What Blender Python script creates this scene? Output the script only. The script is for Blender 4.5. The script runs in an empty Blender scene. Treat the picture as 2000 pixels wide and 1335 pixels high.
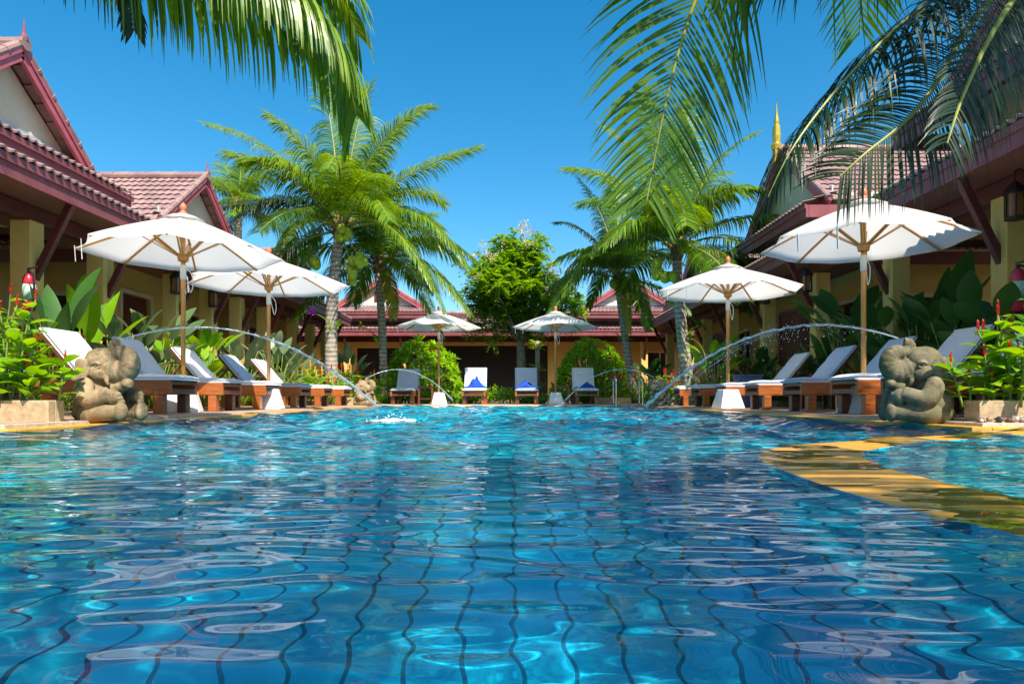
import bpy, bmesh, math, random
import numpy as np
from mathutils import Vector, Matrix, Quaternion
R = math.radians
PI = math.pi
C = bpy.context.scene.collection
SC = bpy.context.scene

# ------------------------------------------------------------------ camera
F, H, ZC = 1333.0, 776.0, 0.22          # focal length in photo pixels, horizon row, eye height over the water
cam = bpy.data.objects.new('camera', bpy.data.cameras.new('camera'))
C.objects.link(cam)
cam.location = (0, 0, ZC)
cam.rotation_euler = (R(90), 0, 0)
cam.data.sensor_width = 36.0
cam.data.lens = 36.0 * F / 2000.0
cam.data.shift_y = (H - 667.5) / 2000.0
cam.data.clip_start = 0.02
cam.data.clip_end = 2000
SC.camera = cam

# ------------------------------------------------------------------ sky and sun
SUN_EL, SUN_AZ = 52.0, 27.0             # azimuth measured from straight behind the camera towards the right
world = bpy.data.worlds.new('World'); SC.world = world
world.use_nodes = True
wn = world.node_tree.nodes; wl = world.node_tree.links
sky = wn.new('ShaderNodeTexSky'); sky.sky_type = 'NISHITA'; sky.sun_disc = False
sky.sun_elevation = R(SUN_EL); sky.sun_rotation = R(180 - SUN_AZ)
sky.altitude = 0; sky.air_density = 1.0; sky.dust_density = 1.0; sky.ozone_density = 3.0
hs = wn.new('ShaderNodeHueSaturation'); hs.inputs['Hue'].default_value = 0.487; hs.inputs['Saturation'].default_value = 1.42; hs.inputs['Value'].default_value = 1.0
bg = wn['Background']; bg.inputs['Strength'].default_value = 0.116
wl.new(sky.outputs[0], hs.inputs['Color']); wl.new(hs.outputs[0], bg.inputs['Color'])
sd = bpy.data.lights.new('sun', 'SUN'); sd.energy = 5.0; sd.angle = R(0.5); sd.color = (1.0, 0.93, 0.82)
sun = bpy.data.objects.new('sun', sd); C.objects.link(sun)
SUN = Vector((math.sin(R(SUN_AZ))*math.cos(R(SUN_EL)), -math.cos(R(SUN_AZ))*math.cos(R(SUN_EL)), math.sin(R(SUN_EL))))
sun.rotation_euler = SUN.to_track_quat('Z', 'Y').to_euler()
sun.location = SUN * 60
SC.view_settings.view_transform = 'Standard'; SC.view_settings.look = 'None'
SC.view_settings.exposure = 0.82; SC.view_settings.gamma = 1.0
SC.cycles.use_denoising = True
SC.cycles.max_bounces = 10; SC.cycles.diffuse_bounces = 4; SC.cycles.glossy_bounces = 4
SC.cycles.transmission_bounces = 8; SC.cycles.transparent_max_bounces = 12
SC.cycles.sample_clamp_indirect = 6.0
SC.cycles.caustics_reflective = False; SC.cycles.caustics_refractive = True
sd.cycles.is_caustics_light = True

# ------------------------------------------------------------------ helpers
def at(px, py, Y):
    """The point at distance Y that the photograph shows at pixel (px, py)."""
    return Vector(((px - 1000) * Y / F, Y, ZC + (H - py) * Y / F))

class MB:
    """Collects faces; build() links them as ONE mesh object."""
    def __init__(s): s.v = []; s.f = []; s.mi = []
    def add(s, vs, fs, m=0):
        b = len(s.v); s.v.extend([tuple(v) for v in vs])
        for f in fs: s.f.append(tuple(i + b for i in f)); s.mi.append(m)
    def box(s, c, d, rot=None, m=0, taper=1.0):
        hx, hy, hz = d[0]/2, d[1]/2, d[2]/2
        vs = [Vector((x*hx*(taper if z > 0 else 1), y*hy*(taper if z > 0 else 1), z*hz)) for z in (-1, 1) for y in (-1, 1) for x in (-1, 1)]
        if rot is not None: vs = [rot @ v for v in vs]
        c = Vector(c)
        s.add([v + c for v in vs], [(0,2,3,1),(4,5,7,6),(0,1,5,4),(1,3,7,5),(3,2,6,7),(2,0,4,6)], m)
    def bar(s, a, b, w, h, m=0, up=(0,0,1)):
        """A rectangular bar from a to b."""
        a = Vector(a); b = Vector(b); z = (b - a); L = z.length; z.normalize()
        x = Vector(up).cross(z)
        if x.length < 1e-4: x = Vector((1,0,0))
        x.normalize(); y = z.cross(x)
        M = Matrix((x, y, z)).transposed()
        s.box((a + b)/2, (w, h, L), M, m)
    def tube(s, pts, rad, n=8, m=0, cap=True):
        pts = [Vector(p) for p in pts]
        if not hasattr(rad, '__len__'): rad = [rad]*len(pts)
        b = len(s.v); up = None
        for i, p in enumerate(pts):
            t = (pts[min(i+1, len(pts)-1)] - pts[max(i-1, 0)]).normalized()
            if up is None:
                up = Vector((0,0,1)) if abs(t.z) < .9 else Vector((1,0,0))
            x = up.cross(t)
            if x.length < 1e-5: x = Vector((1,0,0)).cross(t)
            x.normalize(); y = t.cross(x); up = y
            for k in range(n):
                a = 2*PI*k/n
                s.v.append(tuple(p + (x*math.cos(a) + y*math.sin(a))*rad[i]))
        for i in range(len(pts)-1):
            for k in range(n):
                k2 = (k+1) % n
                s.f.append((b+i*n+k, b+i*n+k2, b+(i+1)*n+k2, b+(i+1)*n+k)); s.mi.append(m)
        if cap:
            s.f.append(tuple(b+k for k in range(n))[::-1]); s.mi.append(m)
            e = b+(len(pts)-1)*n
            s.f.append(tuple(e+k for k in range(n))); s.mi.append(m)
    def ball(s, c, r, nu=14, nv=9, rot=None, m=0):
        c = Vector(c); r = r if hasattr(r, '__len__') else (r, r, r)
        vs = [Vector((0,0,-r[2]))]
        for j in range(1, nv):
            t = -PI/2 + PI*j/nv
            for i in range(nu):
                a = 2*PI*i/nu
                vs.append(Vector((r[0]*math.cos(t)*math.cos(a), r[1]*math.cos(t)*math.sin(a), r[2]*math.sin(t))))
        vs.append(Vector((0,0,r[2])))
        if rot is not None: vs = [rot @ v for v in vs]
        fs = [(0, 1+(i+1) % nu, 1+i) for i in range(nu)]
        for j in range(nv-2):
            for i in range(nu):
                a = 1+j*nu+i; b2 = 1+j*nu+(i+1) % nu
                fs.append((a, b2, b2+nu, a+nu))
        top = len(vs)-1; o = 1+(nv-2)*nu
        fs += [(o+i, o+(i+1) % nu, top) for i in range(nu)]
        s.add([v + c for v in vs], fs, m)
    def lathe(s, prof, c=(0,0,0), n=20, m=0):
        b = len(s.v)
        for r, z in prof:
            for k in range(n):
                a = 2*PI*k/n; s.v.append((c[0]+r*math.cos(a), c[1]+r*math.sin(a), c[2]+z))
        for i in range(len(prof)-1):
            for k in range(n):
                k2 = (k+1) % n; s.f.append((b+i*n+k, b+i*n+k2, b+(i+1)*n+k2, b+(i+1)*n+k)); s.mi.append(m)
        s.f.append(tuple(b+k for k in range(n))[::-1]); s.mi.append(m)
        e = b+(len(prof)-1)*n; s.f.append(tuple(e+k for k in range(n))); s.mi.append(m)
    def prism(s, poly, z0, z1, m=0):
        n = len(poly)
        vs = [(p[0], p[1], z0) for p in poly] + [(p[0], p[1], z1) for p in poly]
        s.add(vs, [tuple(range(n))[::-1], tuple(range(n, 2*n))] + [(i, (i+1) % n, n+(i+1) % n, n+i) for i in range(n)], m)
    def build(s, name, mats, parent=None, smooth=False, bevel=0.0, fixn=False):
        me = bpy.data.meshes.new(name)
        me.from_pydata(s.v, [], s.f)
        if not isinstance(mats, (list, tuple)): mats = [mats]
        for m in mats: me.materials.append(m)
        if len(mats) > 1: me.polygons.foreach_set('material_index', s.mi)
        if fixn:
            bm = bmesh.new(); bm.from_mesh(me); bmesh.ops.recalc_face_normals(bm, faces=bm.faces); bm.to_mesh(me); bm.free()
        if smooth: me.polygons.foreach_set('use_smooth', [True]*len(me.polygons))
        me.update()
        o = bpy.data.objects.new(name, me); C.objects.link(o)
        if parent is not None: o.parent = parent
        if bevel:
            md = o.modifiers.new('edge', 'BEVEL'); md.width = bevel; md.segments = 2; md.limit_method = 'ANGLE'; md.angle_limit = R(40)
        return o

def tag(o, label=None, cat=None, group=None, kind=None):
    if label: o['label'] = label
    if cat: o['category'] = cat
    if group: o['group'] = group
    if kind: o['kind'] = kind
    return o
def thing(name, label, cat, loc=(0,0,0), rz=0.0, group=None):
    o = bpy.data.objects.new(name, None); C.objects.link(o)
    o.empty_display_size = 0.2
    o.location = loc; o.rotation_euler = (0, 0, rz)
    return tag(o, label, cat, group)
def dup(root, loc, rz, label, group=None):
    r = root.copy(); C.objects.link(r); r.location = loc; r.rotation_euler = (0, 0, rz)
    r['label'] = label
    if group: r['group'] = group
    for ch in list(root.children):
        c = ch.copy(); C.objects.link(c); c.parent = r
        for g in ch.children:
            d = g.copy(); C.objects.link(d); d.parent = c
    return r

# ------------------------------------------------------------------ materials
def nodes(name):
    m = bpy.data.materials.new(name); m.use_nodes = True
    nt = m.node_tree
    return m, nt, nt.nodes['Principled BSDF']
def ramp(nt, fac, stops):
    r = nt.nodes.new('ShaderNodeValToRGB')
    el = r.color_ramp.elements
    el[0].position, el[0].color = stops[0][0], (*stops[0][1], 1)
    el[1].position, el[1].color = stops[-1][0], (*stops[-1][1], 1)
    for p, c in stops[1:-1]:
        e = el.new(p); e.color = (*c, 1)
    nt.links.new(fac, r.inputs[0])
    return r.outputs[0]
def noise(nt, scale, detail=4.0, rough=0.6, coord='Object', stretch=None):
    tc = nt.nodes.new('ShaderNodeTexCoord'); n = nt.nodes.new('ShaderNodeTexNoise')
    n.inputs['Scale'].default_value = scale; n.inputs['Detail'].default_value = detail; n.inputs['Roughness'].default_value = rough
    out = tc.outputs[coord]
    if stretch:
        mp = nt.nodes.new('ShaderNodeMapping'); mp.inputs['Scale'].default_value = stretch
        nt.links.new(out, mp.inputs[0]); out = mp.outputs[0]
    nt.links.new(out, n.inputs['Vector'])
    return n.outputs['Fac']
def bump(nt, bsdf, h, strength=0.3, dist=0.01):
    b = nt.nodes.new('ShaderNodeBump'); b.inputs['Strength'].default_value = strength; b.inputs['Distance'].default_value = dist
    nt.links.new(h, b.inputs['Height']); nt.links.new(b.outputs[0], bsdf.inputs['Normal'])
def mat(name, c1, c2=None, scale=8.0, rough=0.6, bmp=0.0, bscale=None, stretch=None, spec=0.4, metal=0.0, bdist=0.01, lo=0.35, hi=0.65):
    m, nt, b = nodes(name)
    b.inputs['Roughness'].default_value = rough; b.inputs['Specular IOR Level'].default_value = spec; b.inputs['Metallic'].default_value = metal
    if c2 is None: c2 = tuple(x*0.8 for x in c1)
    f = noise(nt, scale, stretch=stretch)
    nt.links.new(ramp(nt, f, [(lo, c2), (hi, c1)]), b.inputs['Base Color'])
    if bmp: bump(nt, b, noise(nt, bscale or scale*3, stretch=stretch), bmp, bdist)
    return m
def leafmat(name, stops, trans=0.35, rough=0.45, tcol=None, spec=0.4):
    """Leaves: colour differs from leaf to leaf, light passes through."""
    m, nt, b = nodes(name)
    g = nt.nodes.new('ShaderNodeNewGeometry')
    n = noise(nt, 3.0, 3)
    mx = nt.nodes.new('ShaderNodeMath'); mx.operation = 'MULTIPLY_ADD'
    nt.links.new(g.outputs['Random Per Island'], mx.inputs[0]); mx.inputs[1].default_value = 0.65
    m2 = nt.nodes.new('ShaderNodeMath'); m2.operation = 'MULTIPLY'; nt.links.new(n, m2.inputs[0]); m2.inputs[1].default_value = 0.35
    nt.links.new(m2.outputs[0], mx.inputs[2])
    col = ramp(nt, mx.outputs[0], stops)
    nt.links.new(col, b.inputs['Base Color'])
    b.inputs['Roughness'].default_value = rough; b.inputs['Specular IOR Level'].default_value = spec
    t = nt.nodes.new('ShaderNodeBsdfTranslucent')
    hv = nt.nodes.new('ShaderNodeHueSaturation'); hv.inputs['Hue'].default_value = 0.475; hv.inputs['Value'].default_value = 1.7; hv.inputs['Saturation'].default_value = 1.1
    nt.links.new(col, hv.inputs['Color']); nt.links.new(hv.outputs[0], t.inputs['Color'])
    mix = nt.nodes.new('ShaderNodeMixShader'); mix.inputs[0].default_value = trans
    nt.links.new(b.outputs[0], mix.inputs[1]); nt.links.new(t.outputs[0], mix.inputs[2])
    nt.links.new(mix.outputs[0], nt.nodes['Material Output'].inputs['Surface'])
    return m
rnd = random.Random(7)
# ------------------------------------------------------------------ water and pool
def wave_field(X, Y, seed=3):
    """Small crests lying across the view, a little swell under them, and chop thrown up by the jets further out."""
    rg = np.random.default_rng(seed)
    Z = np.zeros_like(X)
    far = np.clip((Y-1.3)/4.5, 0, 1); far = far*far*(3-2*far)
    near = 1-far
    for lo, hi, n, sl, spread in ((0.055, 0.2, 72, 0.0108, 0.27), (0.2, 0.6, 24, 0.0070, 0.40), (0.7, 1.8, 8, 0.005, 0.9)):
        for i in range(n):
            lam = lo * ((hi/lo) ** rg.random()); k = 2*np.pi/lam
            th = np.pi/2 + rg.normal(0, spread); ph = rg.random()*2*np.pi
            gx, gy = rg.normal(0, 1.3), rg.normal(0, 1.3)
            env = 0.55 + 0.45*np.sin(gx*X + gy*Y + rg.random()*6.28)
            Z += sl*(0.7+0.6*rg.random())/k*env*np.sin(k*(np.cos(th)*X + np.sin(th)*Y) + ph)
    W = np.zeros_like(X)
    for i in range(46):
        lam = 0.20 * (4.5 ** rg.random()); k = 2*np.pi/lam; th = rg.random()*2*np.pi
        W += 0.034/k*np.sin(k*(np.cos(th)*X + np.sin(th)*Y) + rg.random()*6.28)
    return Z*(1.0+0.35*far) + W*far

def grid_mesh(name, xs_fn, ys, nx, zfn, mats):
    ny = len(ys); t = np.linspace(-1, 1, nx)
    X = np.zeros((ny, nx)); Y = np.zeros((ny, nx))
    for j, y in enumerate(ys):
        X[j] = xs_fn(y, t); Y[j] = y
    Z = zfn(X, Y)
    v = np.stack([X, Y, Z], -1).reshape(-1, 3)
    i = np.arange(ny*nx).reshape(ny, nx)
    f = np.stack([i[:-1,:-1], i[:-1,1:], i[1:,1:], i[1:,:-1]], -1).reshape(-1, 4)
    me = bpy.data.meshes.new(name); me.from_pydata(v.tolist(), [], f.tolist())
    for m in mats: me.materials.append(m)
    me.polygons.foreach_set('use_smooth', [True]*len(me.polygons)); me.update()
    o = bpy.data.objects.new(name, me); C.objects.link(o)
    return o

M_water, nt, b = nodes('pool_water')
b.inputs['Base Color'].default_value = (0.86, 0.985, 1.0, 1); b.inputs['Roughness'].default_value = 0.0
b.inputs['IOR'].default_value = 1.26; b.inputs['Transmission Weight'].default_value = 1.0

M_tile, nt, b = nodes('blue_pool_tile')
tc = nt.nodes.new('ShaderNodeTexCoord')
sx = nt.nodes.new('ShaderNodeSeparateXYZ'); nt.links.new(tc.outputs['Object'], sx.inputs[0])
def gline(out, pitch, w):
    a = nt.nodes.new('ShaderNodeMath'); a.operation = 'DIVIDE'; nt.links.new(out, a.inputs[0]); a.inputs[1].default_value = pitch
    fr = nt.nodes.new('ShaderNodeMath'); fr.operation = 'FRACT'; nt.links.new(a.outputs[0], fr.inputs[0])
    lt = nt.nodes.new('ShaderNodeMath'); lt.operation = 'LESS_THAN'; nt.links.new(fr.outputs[0], lt.inputs[0]); lt.inputs[1].default_value = w
    return lt.outputs[0]
gx = gline(sx.outputs['X'], 0.13, 0.085)
vor = nt.nodes.new('ShaderNodeTexVoronoi'); vor.inputs['Scale'].default_value = 10.0; nt.links.new(tc.outputs['Object'], vor.inputs['Vector'])
tilecol = ramp(nt, noise(nt, 0.9, 3), [(0.3, (0.002, 0.41, 0.66)), (0.7, (0.005, 0.62, 0.78))])
mixc = nt.nodes.new('ShaderNodeMixRGB'); nt.links.new(gx, mixc.inputs[0]); nt.links.new(tilecol, mixc.inputs[1]); mixc.inputs[2].default_value = (0.004, 0.12, 0.22, 1)
nt.links.new(mixc.outputs[0], b.inputs['Base Color']); b.inputs['Roughness'].default_value = 0.4

ys = np.concatenate([np.linspace(-3, 0.25, 40)[:-1], 0.25*(17.08/0.25)**np.linspace(0, 1, 1000)])
water = grid_mesh('water', lambda y, t: t*(6.6 if y < 4.6 else 6.6), ys, 600, wave_field, [M_water])
tag(water, kind='structure')
water.cycles.is_caustics_caster = True
mb = MB(); DEPTH = -0.95
mb.add([(-7,-4,DEPTH),(7,-4,DEPTH),(7,17.1,DEPTH),(-7,17.1,DEPTH)], [(0,1,2,3)])
floor = tag(mb.build('pool_floor', M_tile), kind='structure')
floor.cycles.is_caustics_receiver = True
# ------------------------------------------------------------------ ground, deck, pool edges
M_soil = mat('garden_soil', (0.10, 0.075, 0.045), (0.05, 0.05, 0.02), 3.0, 0.95, 0.5, 20)
M_deck = mat('terracotta_deck', (0.50, 0.33, 0.21), (0.36, 0.21, 0.13), 5.0, 0.75, 0.25, 40)
M_edge = mat('pebble_concrete', (0.62, 0.56, 0.48), (0.38, 0.33, 0.28), 40, 0.85, 0.6, 90)
M_coping = mat('ochre_coping_tile', (0.80, 0.41, 0.055), (0.58, 0.26, 0.03), 9.0, 0.3, 0.2, 60)
M_wallstone = mat('sandstone_wash', (0.52, 0.38, 0.22), (0.36, 0.25, 0.14), 30, 0.85, 0.5, 80)
M_white = mat('white_concrete', (0.80, 0.78, 0.74), (0.66, 0.62, 0.57), 6, 0.7, 0.15, 40)

mb = MB(); g0 = 0.012
for x0, x1, y0, y1 in ((-600,-6.7,-600,900), (6.7,600,-600,900), (-6.7,6.7,17.2,900), (-6.7,6.7,-600,-3.6)):
    mb.add([(x0,y0,g0),(x1,y0,g0),(x1,y1,g0),(x0,y1,g0)], [(0,1,2,3)])
tag(mb.build('ground', M_soil), kind='structure')
DZ = 0.05
mb = MB()
LP = [(-3.34,4.46),(-3.34,17.14),(0,17.14),(3.34,17.14),(3.34,4.8),(9,4.8),(9,3.2),(12,3.2),(12,19.0),(-12,19.0),(-12,3.0),(-9,3.0),(-9,4.46)]
for poly in ([(-9,4.46),(-3.34,4.46),(-3.34,17.14),(-5.7,17.14),(-5.7,4.9),(-9,4.9)], [(3.34,4.8),(9,4.8),(9,5.1),(5.15,5.1),(5.15,17.14),(3.34,17.14)], [(-7,17.144),(7,17.144),(7,18.55),(-7,18.55)]):
    mb.prism(poly, -0.06, DZ)
tag(mb.build('pool_deck', M_deck), kind='structure')
# pale pebble-wash margin between the deck and the coping, then the ochre coping itself
mb = MB()
mb.prism([(-3.34,4.46),(-3.24,4.46),(-3.24,17.04),(-3.34,17.14)], -0.06, DZ-0.006)
mb.prism([(3.24,4.8),(3.34,4.8),(3.34,17.14),(3.24,17.04)], -0.06, DZ-0.006)
mb.prism([(-3.34,17.14),(-3.24,17.04),(3.24,17.04),(3.34,17.14)], -0.06, DZ-0.006)
mb.prism([(-9,4.36),(-3.24,4.36),(-3.24,4.46),(-9,4.46)], -0.06, DZ-0.006)
mb.prism([(3.24,4.7),(9,4.7),(9,4.8),(3.24,4.8)], -0.06, DZ-0.006)
tag(mb.build('pool_margin', M_edge), kind='structure')
mb = MB()
mb.prism([(-3.24,4.26),(-3.10,4.26),(-3.10,16.98),(-3.24,17.04)], -0.1, 0.022)
mb.prism([(3.10,4.6),(3.24,4.6),(3.24,17.04),(3.10,16.98)], -0.1, 0.022)
mb.prism([(-3.10,16.98),(3.10,16.98),(3.24,17.04),(-3.24,17.04)], -0.1, 0.018)
mb.prism([(-9,4.26),(-3.24,4.26),(-3.24,4.36),(-9,4.36)], -0.1, 0.022)
mb.prism([(3.24,4.6),(9,4.6),(9,4.7),(3.24,4.7)], -0.1, 0.022)
tag(mb.build('pool_coping', M_coping, bevel=0.008), kind='structure')
mb = MB(); d0, d1 = DEPTH-0.02, -0.1
mb.prism([(-3.30,4.33),(-3.12,4.33),(-3.12,17.0),(-3.30,17.0)], d0, d1)
mb.prism([(3.12,4.66),(3.30,4.66),(3.30,17.0),(3.12,17.0)], d0, d1)
mb.prism([(-3.30,17.002),(3.30,17.002),(3.30,17.1),(-3.30,17.1)], d0, d1)
mb.prism([(-7,4.28),(-3.303,4.28),(-3.303,4.4),(-7,4.4)], d0, d1)
mb.prism([(3.303,4.63),(7,4.63),(7,4.74),(3.303,4.74)], d0, d1)
mb.prism([(-6.7,-3.6),(-6.6,-3.6),(-6.6,4.277),(-6.7,4.277)], d0, 0.03)
mb.prism([(6.6,-3.6),(6.7,-3.6),(6.7,4.627),(6.6,4.627)], d0, 0.03)
mb.prism([(-6.597,-3.6),(6.597,-3.6),(6.597,-3.45),(-6.597,-3.45)], d0, 0.03)
pw = tag(mb.build('pool_wall', M_tile), kind='structure'); pw.cycles.is_caustics_receiver = True
# ochre dividing wall of the round spa corner, its top just under the water
def smooth_line(pts, n=8):
    pts = [Vector(p) for p in pts]; out = []
    for i in range(len(pts)-1):
        p0, p1, p2, p3 = pts[max(i-1,0)], pts[i], pts[i+1], pts[min(i+2,len(pts)-1)]
        for k in range(n):
            t = k/n
            out.append(0.5*((2*p1)+(p2-p0)*t+(2*p0-5*p1+4*p2-p3)*t*t+(3*p1-p0-3*p2+p3)*t*t*t))
    out.append(pts[-1]); return out
outer = smooth_line([(1.05,0.35,0),(.88,.8,0),(.795,1.15,0),(.775,1.45,0),(.80,1.9,0),(.92,2.55,0),(1.26,3.1,0),(1.88,3.55,0),(2.6,4.02,0),(3.5,4.62,0)])
inner = smooth_line([(1.52,0.35,0),(1.30,.8,0),(1.16,1.15,0),(1.11,1.45,0),(1.13,1.85,0),(1.20,2.25,0),(1.43,2.76,0),(1.95,3.28,0),(2.62,3.74,0),(3.6,4.38,0)])
mb = MB(); n = len(outer)
vs = []
for a, b2 in zip(outer, inner):
    vs += [(a.x,a.y,0.001),(b2.x,b2.y,0.001),(b2.x,b2.y,-0.085),(a.x,a.y,-0.085)]
mb.add(vs, [(4*i+k, 4*i+(k+1) % 4, 4*i+4+(k+1) % 4, 4*i+4+k) for i in range(n-1) for k in range(4)])
mb.mi = [0 if k == 0 else 1 for i in range(n-1) for k in range(4)]
sw = tag(mb.build('spa_wall', [M_coping, M_tile]), 'ochre tiled curved wall of the round spa, just under the water', 'wall'); sw.cycles.is_caustics_receiver = True

# ------------------------------------------------------------------ buildings
def roofmat(name, c1, c2):
    m, nt, b = nodes(name)
    g = nt.nodes.new('ShaderNodeNewGeometry')
    f = noise(nt, 2.5, 5)
    nt.links.new(ramp(nt, f, [(0.3, c2), (0.55, c1), (0.8, tuple(x*1.12 for x in c1))]), b.inputs['Base Color'])
    b.inputs['Roughness'].default_value = 0.6
    bump(nt, b, noise(nt, 60), 0.2)
    return m
M_roof = roofmat('mauve_roof_tile', (0.33, 0.205, 0.185), (0.20, 0.12, 0.11))
M_fascia = mat('maroon_fascia', (0.27, 0.08, 0.085), (0.21, 0.055, 0.06), 4, 0.45)
M_pink = mat('rose_bargeboard', (0.50, 0.12, 0.15), (0.40, 0.09, 0.11), 4, 0.45)
M_cream = mat('cream_plaster', (0.78, 0.66, 0.47), (0.70, 0.57, 0.39), 2.5, 0.8, 0.1, 60)
M_mustard = mat('mustard_plaster', (0.78, 0.52, 0.17), (0.68, 0.43, 0.12), 1.6, 0.8, 0.1, 60)
M_col = mat('tan_column', (0.82, 0.52, 0.15), (0.74, 0.44, 0.11), 2.2, 0.75, 0.1, 60)
M_darkwood = mat('dark_red_wood', (0.15, 0.025, 0.02), (0.09, 0.015, 0.012), 3, 0.45, 0.15, 30, stretch=(1,1,12))
M_soffit = mat('soffit_boards', (0.30, 0.12, 0.085), (0.22, 0.08, 0.055), 3, 0.6, stretch=(14,1,1))
M_dark = mat('interior_shade_paint', (0.015, 0.010, 0.008), (0.008, 0.006, 0.005), 3, 0.6)
M_pane = mat('dark_pane', (0.02, 0.02, 0.022), None, 2, 0.08, spec=0.6)
M_flash = mat('blue_grey_flashing', (0.55, 0.62, 0.68), (0.45, 0.52, 0.58), 4, 0.4)
M_gold = mat('gilded', (0.80, 0.55, 0.10), (0.65, 0.40, 0.05), 20, 0.3, metal=0.7)
M_paving = mat('walkway_tile', (0.40, 0.30, 0.22), (0.30, 0.21, 0.15), 4, 0.6)

def tile_slope(mb, A, B, D, E, pitch=0.155, course=0.27, amp=0.024, step=0.03):
    """Wavy tile courses on the quad A-B (eave) to D-E (top)."""
    A, B, D, E = map(Vector, (A, B, D, E))
    L = max((B-A).length, (E-D).length); S = ((D-A).length + (E-B).length)/2
    nrm = (B-A).cross(D-A).normalized()
    if nrm.z < 0: nrm = -nrm
    nw = max(2, round(L/pitch)); nu = nw*6; nc = max(1, round(S/course))
    b = len(mb.v); rows = 0
    for j in range(nc):
        for (t, h) in ((j/nc, step), ((j+1)/nc + 0.02*(j < nc-1), 0.0)):
            for i in range(nu+1):
                u = i/nu
                w = 2*PI*nw*u
                z = amp*(0.5+0.5*math.sin(w) + 0.18*math.sin(2*w))
                sag = 0.02*math.sin(w+0.7) if h else 0
                tt = min(1, t - sag/S*0.9)
                p = (A.lerp(B, u)).lerp(D.lerp(E, u), tt) + nrm*(z+h)
                mb.v.append(tuple(p))
            rows += 1
    for r in range(rows-1):
        for i in range(nu):
            a = b+r*(nu+1)+i
            mb.f.append((a, a+1, a+nu+2, a+nu+1)); mb.mi.append(0)
    # a skirt closes the eave edge
    for i in range(nu):
        p, q = Vector(mb.v[b+i]), Vector(mb.v[b+i+1])
        mb.add([p, q, q-nrm*0.03, p-nrm*0.03], [(0,1,2,3)])

def ridge_line(mb, a, b, r=0.085):
    a, b = Vector(a), Vector(b); n = max(2, int((b-a).length/0.33)); pts = []; rad = []
    for i in range(n):
        for t, k in ((0.0, 1.12), (0.12, 1.12), (0.13, 1.0), (0.99, 0.94)):
            pts.append(a.lerp(b, (i+t)/n)); rad.append(r*k)
    mb.tube(pts, rad, 10)

class TMB(MB):
    def __init__(s, T, org): super().__init__(); s.T = T; s.org = org
    def build(s, *a, **k):
        s.v = [tuple(s.T(*p) - s.org) for p in s.v]
        return super().build(*a, **k)

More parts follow.
